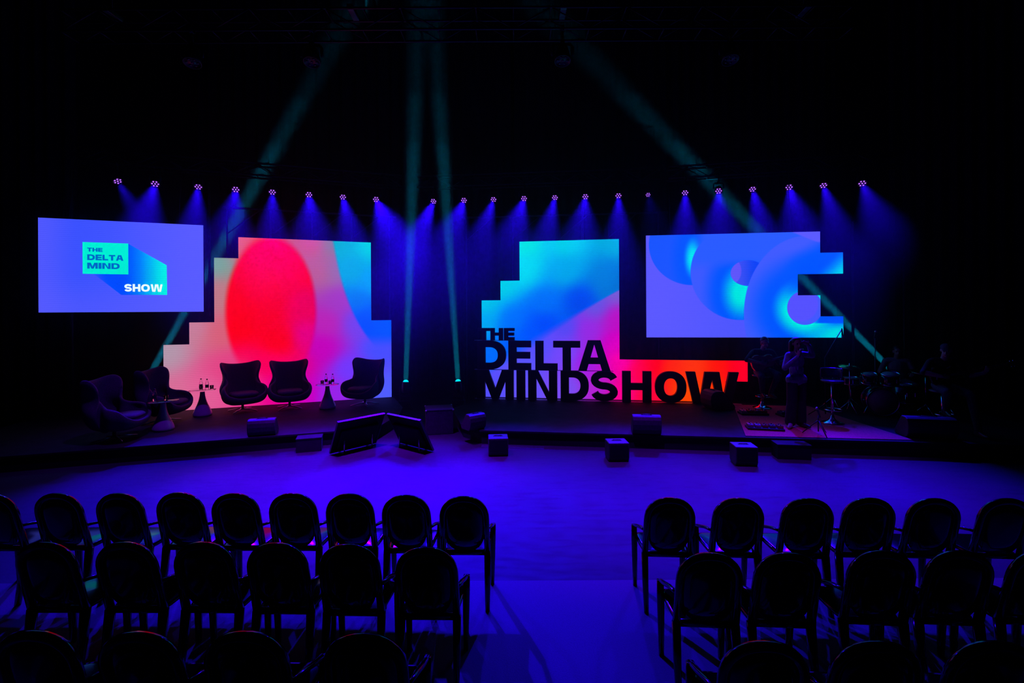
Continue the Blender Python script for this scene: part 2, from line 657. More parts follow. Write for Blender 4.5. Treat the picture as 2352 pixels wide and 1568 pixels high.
def paint_hang_right(u, v):
    C = lambda *c: V.const([k / 255 for k in c])
    bg = mix(C(92, 90, 255), C(76, 86, 255), step(0, 3, u))
    # first coil
    d1 = ellipse(u, v, 1.10, 2.27, 1.03, 1.0)
    h1 = ((u - 1.13) * (u - 1.13) * 2.2 + (v - 1.92) * (v - 1.92) * 0.45).sqrt()
    s1 = mix(mix(C(0, 225, 222), C(0, 85, 255), step(0.1, 0.4, h1)), C(32, 86, 255), step(0.25, 0.95, h1))
    c = mix(bg, s1, step(1.01, 0.985, d1))
    # second coil
    d2 = ellipse(u, v, 2.20, 1.58, 1.15, 1.16)
    h2 = ((u - 2.22) * (u - 2.22) * 1.3 + (v - 1.08) * (v - 1.08) * 0.6).sqrt()
    s2 = mix(mix(C(0, 228, 220), C(0, 85, 255), step(0.12, 0.62, h2)), C(62, 90, 255), step(0.5, 1.15, h2))
    up2 = mix(s2, C(45, 92, 255), step(1.55, 1.95, v))
    c = mix(c, up2, X.m('MAXIMUM', step(1.01, 0.985, d2), step(1.0, 1.45, u) * step(2.0, 2.25, v)))
    # hole of the second coil
    o2 = ellipse(u, v, 2.38, 1.545, 0.40, 0.31)
    hole2 = mix(mix(C(96, 86, 248), C(62, 80, 240), step(0.95, 1.05, ellipse(u, v, 2.02, 1.60, 0.21, 0.3))), C(20, 70, 235), step(2.15, 2.6, u))
    c = mix(c, hole2, step(1.02, 0.97, o2))
    # third coil, the largest
    d3 = ellipse(u, v, 3.70, 0.55, 1.42, 1.86)
    e3 = ((u - 3.66) * (u - 3.66) + (v - 0.70) * (v - 0.70)).sqrt()
    s3 = mix(mix(C(0, 228, 222), C(0, 85, 255), step(0.40, 0.80, e3)), C(66, 92, 255), step(0.7, 1.5, e3))
    fan = step(3.5, 4.4, u + (0.2 - v) * 0.8) * step(0.45, 0.15, v)
    s3 = mix(s3, C(0, 215, 225), fan)
    arm = step(-0.1, 0.55, (u - 3.95) * 0.9 - (v - 1.5) * 0.9) * step(1.2, 1.4, v)
    s3 = mix(s3, C(0, 85, 255), step(0.7, 0.2, X.m('ABSOLUTE', v - 1.35 - (u - 3.3) * 0.6)) * step(3.0, 3.5, u) * 0.85)
    s3 = mix(s3, C(0, 222, 225), arm)
    right = step(3.75, 4.0, u) * step(0.32, 0.36, v) * step(0.62, 0.5, v)
    s3 = mix(s3, C(0, 80, 255), right)
    c = mix(c, s3, step(1.008, 0.99, d3))
    o3 = ellipse(u, v, 3.655, 0.705, 0.395, 0.405)
    hole3 = mix(C(86, 82, 255), C(70, 88, 255), step(0.36, 0.40, ellipse(u, v, 3.55, 0.78, 1.05, 1.05)))
    c = mix(c, hole3, step(1.015, 0.985, o3))
    corner = step(-0.02, 0.03, (u - 3.55) * 0.45 + (v - 2.42))
    return mix(c, C(92, 92, 255), corner * step(2.2, 2.3, v))


def paint_hang_left(u, v):
    C = lambda *c: V.const([k / 255 for k in c])
    c = mix(C(62, 82, 255), C(88, 92, 255), step(0.6, 2.9, u))
    c = mix(c, C(92, 92, 255), step(0.7, 0.0, u) * 0.6)
    return mix(c, C(90, 92, 255), step(0.9, 0.0, v) * 0.5)


def led_screen(name, label, origin, theta, outline, paint, mname):
    t = thing(name, label, 'LED screen', origin, theta)
    n = len(outline)
    d = MB().add([(x, 0, z) for x, z in outline], [tuple(range(n))])
    me = d.mesh('display', led_mat(mname, paint), fix=False)
    if me.polygons[0].normal.y > 0:
        me.flip_normals()
    put('display', me, t)
    MB().prism(outline, 0.004, 0.085).build('cabinet', BLACKMETAL, t)
    return t


wall_l = led_screen('led_wall', 'stepped LED wall showing a red oval fading to pink behind the egg chairs', (-7.868, 10.636, ST), 0.3367,
                    [(0, 0), (5, 0), (5, 2), (4.5, 2), (4.5, 4), (1.5, 4), (1.5, 3.5), (1, 3.5), (1, 2), (0.5, 2), (0.5, 1.5), (0, 1.5)],
                    paint_left, 'led_picture_red_oval')
wall_r = led_screen('led_wall', 'stepped LED wall in cyan, blue, magenta and orange behind the big letters', (-0.789, 12.261, ST), -0.1481,
                    [(0, 0), (6, 0), (6, 0.5), (6.5, 0.5), (6.5, 1), (3.5, 1), (3.5, 4), (1, 4), (1, 3), (0.5, 3), (0.5, 2.5), (0, 2.5)],
                    paint_right, 'led_picture_cyan_magenta')
hang_r = led_screen('hanging_screen', 'hanging notched LED screen with blue and cyan coils above the band', (3.301, 11.59, 1.813), -0.1187,
                    [(0, 0), (4.5, 0), (4.5, 0.5), (4, 0.5), (4, 1), (3.5, 1), (3.5, 1.5), (4.5, 1.5), (4.5, 2), (4, 2), (4, 2.5), (0, 2.5)],
                    paint_hang_right, 'led_picture_coils')
hang_l = led_screen('hanging_screen', 'hanging rectangular LED screen with the show logo on violet blue', (-9.977, 9.936, 2.505), 0.3372,
                    [(0, 0), (3, 0), (3, 2), (0, 2)], paint_hang_left, 'led_picture_logo_ground')

# ================================================================== lettering
def superarc(cx, cz, rx, rz, a0, a1, n, e=2.3):
    out = []
    for k in range(n + 1):
        a = a0 + (a1 - a0) * k / n
        c, s = math.cos(a), math.sin(a)
        out.append((cx + rx * math.copysign(abs(c) ** (2 / e), c), cz + rz * math.copysign(abs(s) ** (2 / e), s)))
    return out


def glyph(ch, w, h, s, b):
    """outlines of a heavy grotesque capital in a w x h box: s stem width, b bar height"""
    if ch == 'I':
        return [[(0, 0), (w, 0), (w, h), (0, h)]]
    if ch == 'T':
        m = w / 2
        return [[(m - s / 2, 0), (m + s / 2, 0), (m + s / 2, h - b), (w, h - b), (w, h), (0, h), (0, h - b), (m - s / 2, h - b)]]
    if ch == 'H':
        c0, c1 = h / 2 - b / 2, h / 2 + b / 2
        return [[(0, 0), (s, 0), (s, c0), (w - s, c0), (w - s, 0), (w, 0), (w, h), (w - s, h), (w - s, c1), (s, c1), (s, h), (0, h)]]
    if ch == 'E':
        c0, c1 = h / 2 - b / 2, h / 2 + b / 2
        return [[(0, 0), (w, 0), (w, b), (s, b), (s, c0), (w * .96, c0), (w * .96, c1), (s, c1), (s, h - b), (w, h - b), (w, h), (0, h)]]
    if ch == 'L':
        return [[(0, 0), (w, 0), (w, b), (s, b), (s, h), (0, h)]]
    if ch == 'D':
        k = w * 0.42
        o = [(0, 0)] + superarc(k, h / 2, w - k, h / 2, -PI / 2, PI / 2, 20) + [(0, h)]
        i = [(s, b)] + superarc(k, h / 2, w - k - s, h / 2 - b, -PI / 2, PI / 2, 18) + [(s, h - b)]
        return [o, i]
    if ch == 'O':
        return [superarc(w / 2, h / 2, w / 2, h / 2, 0, 2 * PI, 44, 2.25)[:-1], superarc(w / 2, h / 2, w / 2 - s, h / 2 - b, 0, 2 * PI, 40, 2.2)[:-1]]
    if ch == 'A':
        m, t = w / 2, s * 1.0
        top = s * 0.75
        def xo(z): return (m - top) * z / h
        def xi(z): return t + (m - t) * z / (h * 0.86)
        c0, c1 = h * 0.22, h * 0.22 + b * 0.95
        o = [(0, 0), (t, 0), (xi(c0), c0), (w - xi(c0), c0), (w - t, 0), (w, 0), (m + top, h), (m - top, h)]
        i = [(xi(c1), c1), (w - xi(c1), c1), (m, h * 0.86)]
        return [o, i]
    if ch == 'M':
        m, d = w / 2, s * 1.15
        return [[(0, 0), (s, 0), (s, h * 0.62), (m - s * 0.42, 0), (m + s * 0.42, 0), (w - s, h * 0.62), (w - s, 0), (w, 0), (w, h), (w - d * 1.25, h), (m, h * 0.36), (d * 1.25, h), (0, h)]]
    if ch == 'N':
        return [[(0, 0), (s, 0), (s, h * 0.74), (w - s * 1.2, 0), (w, 0), (w, h), (w - s, h), (w - s, h * 0.26), (s * 1.2, h), (0, h)]]
    if ch == 'W':
        return [[(0, h), (w * .18, h), (w * .283, h * .2), (w * .362, h), (w * .638, h), (w * .717, h * .2), (w * .82, h), (w, h),
                 (w * .862, 0), (w * .61, 0), (w * .5, h * .76), (w * .39, 0), (w * .138, 0)]]
    if ch == 'S':
        # stroke a centre line
        rx = w / 2 - s * 0.46
        rz = (h - b) / 4
        zu, zl = h - b / 2 - rz, b / 2 + rz
        cl = []
        for k in range(17):
            a = R(12) + (R(262) - R(12)) * k / 16
            cl.append((w / 2 + rx * math.cos(a), zu + rz * math.sin(a)))
        for k in range(17):
            a = R(82) - (R(262) - R(12)) * k / 16
            cl.append((w / 2 + rx * math.cos(a), zl + rz * math.sin(a)))
        Lft, Rgt = [], []
        for k, (x, z) in enumerate(cl):
            x0, z0 = cl[max(k - 1, 0)]
            x1, z1 = cl[min(k + 1, len(cl) - 1)]
            dx, dz = x1 - x0, z1 - z0
            q = math.hypot(dx, dz)
            nx, nz = -dz / q, dx / q
            th = math.hypot(b / 2 * nz, s * 0.46 * nx)
            Lft.append((x + nx * th, z + nz * th))
            Rgt.append((x - nx * th, z - nz * th))
        return [Lft + Rgt[::-1]]


def glyph_mesh(ch, w, h, s, b, depth, m):
    cu = bpy.data.curves.new('letter', 'CURVE')
    cu.dimensions = '2D'
    cu.fill_mode = 'BOTH'
    cu.extrude = depth / 2
    for poly in glyph(ch, w, h, s, b):
        sp = cu.splines.new('POLY')
        sp.points.add(len(poly) - 1)
        for p, q in zip(sp.points, poly):
            p.co = (q[0], q[1], 0, 1)
        sp.use_cyclic_u = True
    tmp = bpy.data.objects.new('letter_outline', cu)
    COL.objects.link(tmp)
    dg = bpy.context.evaluated_depsgraph_get()
    me = bpy.data.meshes.new_from_object(tmp.evaluated_get(dg))
    bpy.data.objects.remove(tmp)
    bpy.data.curves.remove(cu)
    me.transform(Matrix.Rotation(PI / 2, 4, 'X'))
    me.materials.clear()
    me.materials.append(m)
    return me


sign = thing('stage_lettering', 'dark freestanding block letters reading THE DELTA MINDSHOW before the cyan LED wall', 'sign', (-0.8276, 12.0042, ST), -0.1481)
ROWS = [('T', -.042, 1.487, .318, .306), ('H', .288, 1.487, .318, .306), ('E', .632, 1.487, .268, .306),
        ('D', -.055, .748, .735, .727), ('E', .744, .748, .572, .727), ('L', 1.423, .748, .552, .727), ('T', 1.869, .748, .666, .727), ('A', 2.484, .748, .778, .745),
        ('M', -.065, .006, .936, .73), ('I', .946, .006, .219, .73), ('N', 1.239, .006, .725, .73), ('D', 2.048, .006, .69, .735),
        ('S', 2.784, .006, .651, .745), ('H', 3.537, .006, .688, .745), ('O', 4.309, .006, .722, .75), ('W', 5.017, .006, 1.192, .75)]
for ch, u0, v0, w, h in ROWS:
    big = h > 0.5
    put('letter', glyph_mesh(ch, w, h, 0.205 if big else 0.105, 0.165 if big else 0.075, 0.10, LETTER), sign, (u0, 0, v0))
RAIL = mat('pale_rail', (0.5, 0.5, 0.55), 0.4)
for z, u1 in ((1.4805, 0.92), (0.741, 3.3), (0.002, 6.25)):
    MB().box((u1 / 2 - 0.05, 0, z), (u1 + 0.16, 0.1, 0.008 if z > 0.1 else 0.004)).build('rail', RAIL, sign)

# logo on the hanging screen: flat picture parts a few millimetres proud of the LEDs
TEAL = emit_mat('logo_teal', lin((0, 235, 208)), LED_GAIN)
INK = emit_mat('logo_ink', lin((0, 95, 200)), LED_GAIN)
WHITE = emit_mat('logo_white', lin((235, 255, 255)), LED_GAIN)


def paint_shadow(u, v):
    C = lambda *c: V.const([k / 255 for k in c])
    a = mix(C(62, 84, 255), C(0, 75, 255), step(0.85, 1.25, u + (v - 0.8) * 0.3))
    a = mix(a, C(0, 140, 245), step(1.45, 1.95, u))
    return mix(a, C(0, 232, 222), step(1.75, 2.28, u))


sh = MB().prism([(1.56, 1.516), (2.282, 1.055), (2.288, 0.383), (1.436, 0.379), (0.941, 0.835)][::-1], -0.004, -0.0005).build('logo_shadow', led_mat('logo_shadow_picture', paint_shadow), hang_l)
MB().prism([(0.754, 0.832), (1.567, 0.832), (1.567, 1.516), (0.754, 1.516)], -0.008, -0.0045).build('logo_plate', TEAL, hang_l)
for word, u0, v0, u1, v1, m in (('THE', .837, 1.314, 1.105, 1.399, INK), ('DELTA', .836, 1.13, 1.479, 1.253, INK), ('MIND', .835, .945, 1.411, 1.073, INK), ('SHOW', 1.493, .452, 2.205, .62, WHITE)):
    wd = dict(T=.9, H=1.0, E=.85, D=1.05, L=.8, A=1.05, M=1.3, I=.36, N=1.05, S=.98, O=1.15, W=1.6)
    gap = 0.1
    tot = sum(wd[c] for c in word) + gap * (len(word) - 1)
    x, h = u0, v1 - v0
    k = (u1 - u0) / tot
    for c in word:
        put('logo_letter', glyph_mesh(c, wd[c] * k, h, 0.30 * k, 0.24 * h, 0.002, m), hang_l, (x, -0.0105, v0))
        x += (wd[c] + gap) * k

# ================================================================== trusses and lamps
def truss(name, label, a, b, size=0.3, seg=0.5, tube=0.024):
    a, b = Vector(a), Vector(b)
    d = b - a
    n = max(2, round(d.length / seg))
    t = thing(name, label, 'truss', tuple(a), math.atan2(d.y, d.x), 'black box trusses')
    Ln, h = d.length, size / 2
    for sy in (-h, h):
        for sz in (-h, h):
            MB().tube([(0, sy, sz), (Ln, sy, sz)], tube, 6).build('chord', TRUSSM, t)
    for sy in (-h, h):
        m = MB()
        for k in range(n):
            x0, x1 = Ln * k / n, Ln * (k + 1) / n
            z0 = -h if k % 2 == 0 else h
            m.tube([(x0, sy, z0), (x1, sy, -z0)], tube * 0.55, 5)
        o = m.build('bracing', TRUSSM, t)
        o['kind'] = 'stuff'
    m = MB()
    for k in range(n + 1):
        x = Ln * k / n
        m.tube([(x, -h, -h), (x, h, -h)], tube * 0.55, 5).tube([(x, -h, h), (x, h, h)], tube * 0.55, 5)
    m.build('spreaders', TRUSSM, t)['kind'] = 'stuff'
    return t


PZ = 5.5
truss('lighting_truss', 'black box truss holding the par lights above the pink LED wall', (-9.750, 10.701, PZ + 0.55), (-3.050, 13.071, PZ + 0.55))
truss('lighting_truss', 'black box truss holding the par lights above the cyan LED wall', (-2.584, 13.149, PZ + 0.55), (3.936, 12.469, PZ + 0.55))
truss('lighting_truss', 'black box truss holding the par lights above the notched hanging screen', (4.130, 12.387, PZ + 0.55), (9.330, 11.317, PZ + 0.55))
ft = truss('lighting_truss', 'black box truss high in front of the stage carrying unlit lamps', (-8.4, 9.0, 7.95), (6.4, 9.0, 7.95), 0.4, 0.7)
for u in (0.8, 5.4, 9.4, 14.0):
    MB().tube([(u, 0, 0.2), (u, 0, 6.03)], 0.012, 6).build('hoist_chain', TRUSSM, ft)
    MB().box((u, 0, 0.24), (0.12, 0.42, 0.09), bev=0.01).build('hoist_shackle', ALU, ft)
truss('lighting_truss', 'black box truss over the audience carrying the lit wash lights', (-6.0, 7.2, 8.6), (5.6, 7.2, 8.6), 0.4, 0.7)
truss('lighting_truss', 'black box truss running from the wash-light truss over the egg-chair side audience', (-3.1, 8.75, 9.3), (-3.1, 3.0, 9.3), 0.3, 0.7)
truss('lighting_truss', 'black box truss running from the wash-light truss over the band side audience', (3.7, 8.75, 9.3), (3.7, 3.0, 9.3), 0.3, 0.7)

LENS = emit_mat('violet_led_lens', (0.42, 0.12, 1.0), 1.5)
can_me = MB().lathe([(0, 0.2), (0.055, 0.2), (0.075, 0.17), (0.098, 0.05), (0.102, -0.012), (0.094, -0.012), (0.092, 0.0), (0, 0.0)], 20).mesh('can', BLACKMETAL)
lens_me = MB().lathe([(0.0, -0.009), (0.010, -0.0075), (0.0175, -0.002), (0.0175, 0.0)], 10).mesh('lens', LENS)
yoke_me = MB().tube([(-0.125, 0, 0.06), (-0.125, 0, 0.17), (-0.1, 0, 0.2), (0.1, 0, 0.2), (0.125, 0, 0.17), (0.125, 0, 0.06)], 0.012, 6, flat=(1.6, 0.5)).mesh('yoke', BLACKMETAL)
clamp_me = MB().box((0, 0, 0.225), (0.05, 0.05, 0.05)).tube([(0, 0, 0.24), (0, 0, 0.36)], 0.018, 8).lathe([(0.045, -0.02), (0.045, 0.02), (0.015, 0.02), (0.015, -0.02), (0.045, -0.02)], 12, Matrix.Translation((0, 0, 0.4)) @ Matrix.Rotation(PI / 2, 4, 'Y')).mesh('clamp', BLACKMETAL)


def par(label, pos, target, power, color, size, scale=1.0, blend=0.6, lens=None, lamp='par_lamp'):
    M = aim(pos, target)
    t = thing('par_light', label, 'stage light', pos, 0, 'LED par lights on the trusses')
    t.scale = (scale,) * 3
    q = M.to_quaternion()
    hd = put('head', can_me, t)
    hd.rotation_mode = 'QUATERNION'
    hd.rotation_quaternion = q
    for k in range(7):
        r = 0 if k == 0 else 0.059
        a = k * PI / 3
        put('lens', lens or lens_me, hd, (r * math.cos(a), r * math.sin(a), 0))
    put('yoke', yoke_me, t)
    put('clamp', clamp_me, t)
    if not power:
        return t
    dv = (Vector(target) - Vector(pos)).normalized()
    s = spot(lamp, Vector(pos) + dv * 0.03 * scale, target, power, color, size, blend, 0.06 * scale)
    return t


# par lights: x, y, where the beam lands on the floor (x, y), relative power
PARS_L = [(-9.016, 10.802, -4.5, 9.0, 0.3), (-8.34, 11.041, -5.24, 5.4, 0.8), (-7.522, 11.33, -5.3, 7.2, 0.9), (-6.777, 11.594, -3.57, 5.4, 0.8), (-6.014, 11.864, -3.65, 7.2, 0.8), (-5.215, 12.146, -1.97, 5.4, 0.9), (-4.439, 12.421, -1.68, 7.2, 1.1), (-3.647, 12.701, 0.14, 5.4, 2.25)]
PARS_R = [(-2.141, 12.952, -2.96, 7.2, 2.1), (-1.295, 12.864, -1.96, 5.4, 1.2), (-0.484, 12.779, -1.65, 7.2, 1.0), (0.34, 12.693, -0.96, 5.4, 1.0), (1.164, 12.607, -0.33, 7.2, 0.9), (1.966, 12.524, 0.41, 5.4, 0.8), (2.824, 12.434, 1.63, 7.2, 0.8), (3.582, 12.355, 2.46, 5.4, 0.04), (4.481, 12.162, 2.65, 7.2, 0.8), (5.274, 11.999, 2.5, 5.4, 0.7), (6.055, 11.838, 4.7, 7.2, 0.9), (6.874, 11.669, 4.09, 5.4, 0.9), (7.623, 11.515, 6.07, 7.2, 0.8), (8.444, 11.346, 5.61, 5.4, 0.5)]
ORD = ['first', 'second', 'third', 'fourth', 'fifth', 'sixth', 'seventh', 'eighth', 'ninth', 'tenth', 'eleventh', 'twelfth', 'thirteenth', 'fourteenth']
for k, (x, y, tx, ty, p) in enumerate(PARS_L[::-1]):
    par('violet LED par light over the pink LED wall, %s from the centre gap' % ORD[k], (x, y, PZ), (tx, ty, 0), PAR_POWER * p, PAR_COL, 28, blend=1.0)
for k, (x, y, tx, ty, p) in enumerate(PARS_R):
    t = par('violet LED par light over the cyan LED wall, %s from the centre gap' % ORD[k], (x, y, PZ), (tx, ty, 0), PAR_POWER * p, PAR_COL, 28, blend=1.0)
    if p < 0.1:
        t.scale = (0.75,) * 3

# unlit fixtures on the front truss, lit wash lights on the truss over the audience
DARKLENS = mat('unlit_lens', (0.02, 0.02, 0.03), 0.1)
dark_me = lens_me.copy()
dark_me.materials[0] = DARKLENS
FZ = 7.75 - 0.4 * 1.5
for x, tx, o in ((-5.94, -5.2, 'first'), (-3.71, -3.3, 'second'), (0.97, 1.1, 'third'), (4.1, 4.2, 'fourth')):
    par('unlit larger par light on the high front truss, %s from the egg-chair end' % o, (x, 8.8, FZ), (tx, 7.0, 0), 0, WASH_COL, 62, 1.5, lens=dark_me)
WASHES = [(-4.6, -5.7, 8.5, .18, 'first'), (-2.4, -2.4, 7.3, 1.7, 'second'), (1.2, 1.4, 6.9, .8, 'third'), (4.0, 4.2, 6.8, .4, 'fourth')]
for x, tx, ty, p, o in WASHES:
    par('lit violet wash light on the truss over the audience, %s from the egg-chair end' % o, (x, 7.0, FZ + 0.65), (tx, ty, 0), WASH_POWER * p, WASH_COL, 46, 1.5, blend=1.0, lamp='wash_lamp_offscreen')

# moving heads that throw the thin cyan beams
CYANLENS = emit_mat('cyan_beam_lens', (0.0, 0.8, 0.95), 1.1)
mh_base = MB().box((0, 0, 0.05), (0.26, 0.22, 0.1), bev=0.015).mesh('base', BLACKMETAL)
mh_arm = MB().tube([(-0.14, 0, 0.1), (-0.15, 0, 0.2), (-0.14, 0, 0.33)], 0.02, 6, flat=(0.8, 1.8)).tube([(0.14, 0, 0.1), (0.15, 0, 0.2), (0.14, 0, 0.33)], 0.02, 6, flat=(0.8, 1.8)).box((0, 0, 0.112), (0.3, 0.1, 0.03)).mesh('yoke', BLACKMETAL)
mh_head = MB().lathe([(0, 0.14), (0.07, 0.13), (0.095, 0.08), (0.1, 0.0), (0.09, -0.1), (0.085, -0.15), (0.078, -0.15), (0.076, -0.14), (0, -0.14)], 20).mesh('head', BLACKMETAL)
mh_lens = MB().lathe([(0, -0.205), (0.03, -0.2), (0.055, -0.183), (0.07, -0.16), (0.075, -0.14)], 20).mesh('lens', CYANLENS)
HEADS = [((-8.86, 11.2, 0), (-5.1, 13.5, 10.1), 'cyan moving-head beam light behind the egg chairs'),
         ((-2.73, 12.05, 0), (-2.55, 13.1, 11.0), 'cyan moving-head beam light in the centre gap beside the pink LED wall'),
         ((-1.385, 12.1, 0), (-2.15, 13.1, 11.0), 'cyan moving-head beam light in the centre gap beside the big letters'),
         ((9.36, 11.5, 0), (1.35, 13.4, 10.6), 'cyan moving-head beam light on a black case behind the drummer')]
for i, (b, dst, lab) in enumerate(HEADS):
    t = thing('moving_head', lab, 'stage light', (b[0], b[1], ST if i in (0, 3) else 0), 0, 'cyan beam moving heads')
    up = t.location.z
    if i:
        rh = 0.3 if i == 3 else 0.22
        MB().box((0, 0, rh / 2), (0.32, 0.3, rh), bev=0.01).build('riser', CABINET, t)
        off = rh + 0.002
    else:
        off = 0.002
    put('base', mh_base, t, (0, 0, off))
    put('yoke', mh_arm, t, (0, 0, off))
    c = Vector((b[0], b[1], up + off + 0.31))
    hd = put('head', mh_head, t, (0, 0, off + 0.31))
    hd.rotation_mode = 'QUATERNION'
    hd.rotation_quaternion = aim(c, dst).to_quaternion()
    put('lens', mh_lens, hd)
    dv = (Vector(dst) - c).normalized()
    ld = bpy.data.lights.new('beam_lamp', 'AREA')
    ld.shape = 'DISK'
    ld.size = 0.13
    ld.spread = R(4.4)
    ld.energy = BEAM_POWER
    ld.color = BEAM_COL
    lo = bpy.data.objects.new('beam_lamp', ld)
    COL.objects.link(lo)
    lo.matrix_world = aim(c + dv * 0.215, dst)

# poles that carry the LED screens
POLE = mat('pole_grey', (0.12, 0.12, 0.13), 0.4, 0.4)
for (x, y, z1), lab in (((1.92, 12.75, 5.7), 'slim vertical truss pole behind the cyan LED wall'), ((8.28, 11.45, 4.6), 'slim vertical pole beside the notched hanging screen'),
                        ((9.85, 11.85, 4.4), 'slim vertical pole between the drummer and the side drape'), ((-7.5, 11.7, 5.7), 'slim vertical truss pole behind the pink LED wall'),
                        ((-9.75, 10.45, 5.7), 'slim vertical truss pole behind the logo screen')):
    t = thing('support_pole', lab, 'pole', (x, y, 0))
    MB().tube([(0, 0, 0.02), (0, 0, z1)], 0.028, 8).build('tube', POLE, t)
    MB().box((0, 0, 0.01), (0.3, 0.3, 0.02)).build('foot_plate', BLACKMETAL, t)
for lab, a, b in (('grey rail with braces behind the top of the pink LED wall', (-7.2, 11.75), (-3.2, 13.1)), ('grey rail with braces behind the top of the cyan LED wall', (-1.4, 13.25), (4.2, 12.65))):
    a, b = Vector((*a, 0)), Vector((*b, 0))
    d = b - a
    t = thing('screen_rail', lab, 'rail', tuple(a), math.atan2(d.y, d.x))
    MB().tube([(0, 0, 5.1), (d.length, 0, 5.1)], 0.026, 8).build('top_tube', POLE, t)
    for k in range(5):
        u = d.length * (k + 0.1) / 4.3
        MB().tube([(u, 0, 0.0), (u, 0, 5.1)], 0.02, 6).build('upright', POLE, t)
        if k < 4:
            MB().tube([(u, 0, 4.45), (u + 0.75, 0, 5.09)], 0.016, 6).build('brace', POLE, t)
for scr, us in ((hang_l, (0.5, 2.5)), (hang_r, (0.6, 3.4))):
    z1 = PZ + 0.4 - scr.location.z
    for u in us:
        MB().tube([(u, 0.05, 2.0 if scr is hang_l else 2.5), (u, 0.05 + 0.25, z1)], 0.008, 6).build('hanging_strap', BLACKMETAL, scr)

# ================================================================== audience chairs
def arch(hw, z0, z1, n=16, e=2.25):
    """pts from lower left up, over the top, to lower right, in x,z"""
    zt = z1 - hw * 0.98
    out = [(-hw, z0)]
    for k in range(n + 1):
        a = PI - PI * k / n
        c, s = math.cos(a), math.sin(a)
        out.append((hw * math.copysign(abs(c) ** (2 / e), c), zt + (z1 - zt) * abs(s) ** (2 / e)))
    out.append((hw, z0))
    return out


def back_y(z):
    return 0.085 - 0.115 * max(0, (z - 0.45)) / 0.5


def make_chair():
    root = thing('audience_chair', 'x', 'chair', (0, 0, 0), 0, 'black oval-back audience chairs')
    # back frame: legs run up into an arch
    pts = [(x * (1.0 if z > 0.6 else 1.02), back_y(z), z) for x, z in arch(0.182, 0.46, 0.945, 18)]
    MB().tube(pts, 0.027, 8, flat=(0.75, 0.95), up=(0, 1, 0)).build('back_frame', GLOSSBLACK, root)
    # oval panel with a round bottom
    top = [p for p in arch(0.172, 0.70, 0.938, 18)]
    bot = [(0.172 * math.copysign(abs(math.cos(a)) ** 0.8, math.cos(a)), 0.70 - 0.235 * abs(math.sin(a)) ** 0.8) for a in [-PI * k / 14 for k in range(1, 14)]]
    loop = top + bot
    vs, fs = [], []
    for rr in (1.0, 0.6, 0.0):
        for dy in (0.009, -0.009):
            for x, z in loop:
                xx, zz = x * rr, 0.72 + (z - 0.72) * rr
                vs.append((xx, back_y(zz) + dy + 0.02 * (1 - rr * rr) * -1, zz))
    n = len(loop)
    for j in range(2):
        for s in (0, 1):
            a, b = (2 * j + s) * n, (2 * (j + 1) + s) * n
            for k in range(n):
                fs.append((a + k, a + (k + 1) % n, b + (k + 1) % n, b + k))
    for k in range(n):
        fs.append((k, (k + 1) % n, n + (k + 1) % n, n + k))
    MB().add(vs, fs, True).build('back_panel', GLOSSBLACK, root)
    # seat: rounded slab, wider in front
    loop = []
    hw0, hw1, y0, y1 = 0.185, 0.21, 0.075, 0.455
    for k in range(28):
        a = 2 * PI * k / 28
        c, s = math.cos(a), math.sin(a)
        c, s = math.copysign(abs(c) ** 0.35, c), math.copysign(abs(s) ** 0.35, s)
        t = (s + 1) / 2
        loop.append(((hw0 + (hw1 - hw0) * t) * c, y0 + (y1 - y0) * t))
    n = len(loop)
    vs = [(x, y, 0.437) for x, y in loop] + [(x, y, 0.462) for x, y in loop] + [(x * .9, 0.265 + (y - .265) * .9, 0.466) for x, y in loop] + [(0, 0.265, 0.456)]
    fs = [tuple(range(n))[::-1]]
    for j in range(2):
        fs += [(j * n + k, j * n + (k + 1) % n, (j + 1) * n + (k + 1) % n, (j + 1) * n + k) for k in range(n)]
    fs += [(2 * n + k, 2 * n + (k + 1) % n, 3 * n) for k in range(n)]
    MB().add(vs, fs, True).build('seat', GLOSSBLACK, root)
    MB().tube([(-0.185, 0.085, 0.452), (0.185, 0.085, 0.452)], 0.024, 8, flat=(1.0, 0.6)).build('seat_rail', GLOSSBLACK, root)
    for s in (-1, 1):
        MB().tube([(s * 0.186, 0.085, 0.455), (s * 0.188, 0.06, 0.25), (s * 0.19, 0.012, 0.0)], [0.028, 0.026, 0.019], 8, flat=(1, 0.95)).build('leg', GLOSSBLACK, root)
        MB().tube([(s * 0.218, 0.385, 0.555), (s * 0.214, 0.395, 0.44), (s * 0.211, 0.40, 0.25), (s * 0.208, 0.405, 0.0)], [0.024, 0.027, 0.024, 0.018], 8, flat=(1, 0.95)).build('leg', GLOSSBLACK, root)
        MB().tube([(s * 0.186, 0.04, 0.665), (s * 0.203, 0.085, 0.662), (s * 0.213, 0.16, 0.645), (s * 0.22, 0.25, 0.61), (s * 0.222, 0.335, 0.578), (s * 0.219, 0.392, 0.556)], [0.016, 0.018, 0.021, 0.023, 0.022, 0.019], 8, flat=(0.6, 0.7)).build('armrest', GLOSSBLACK, root)
    return root


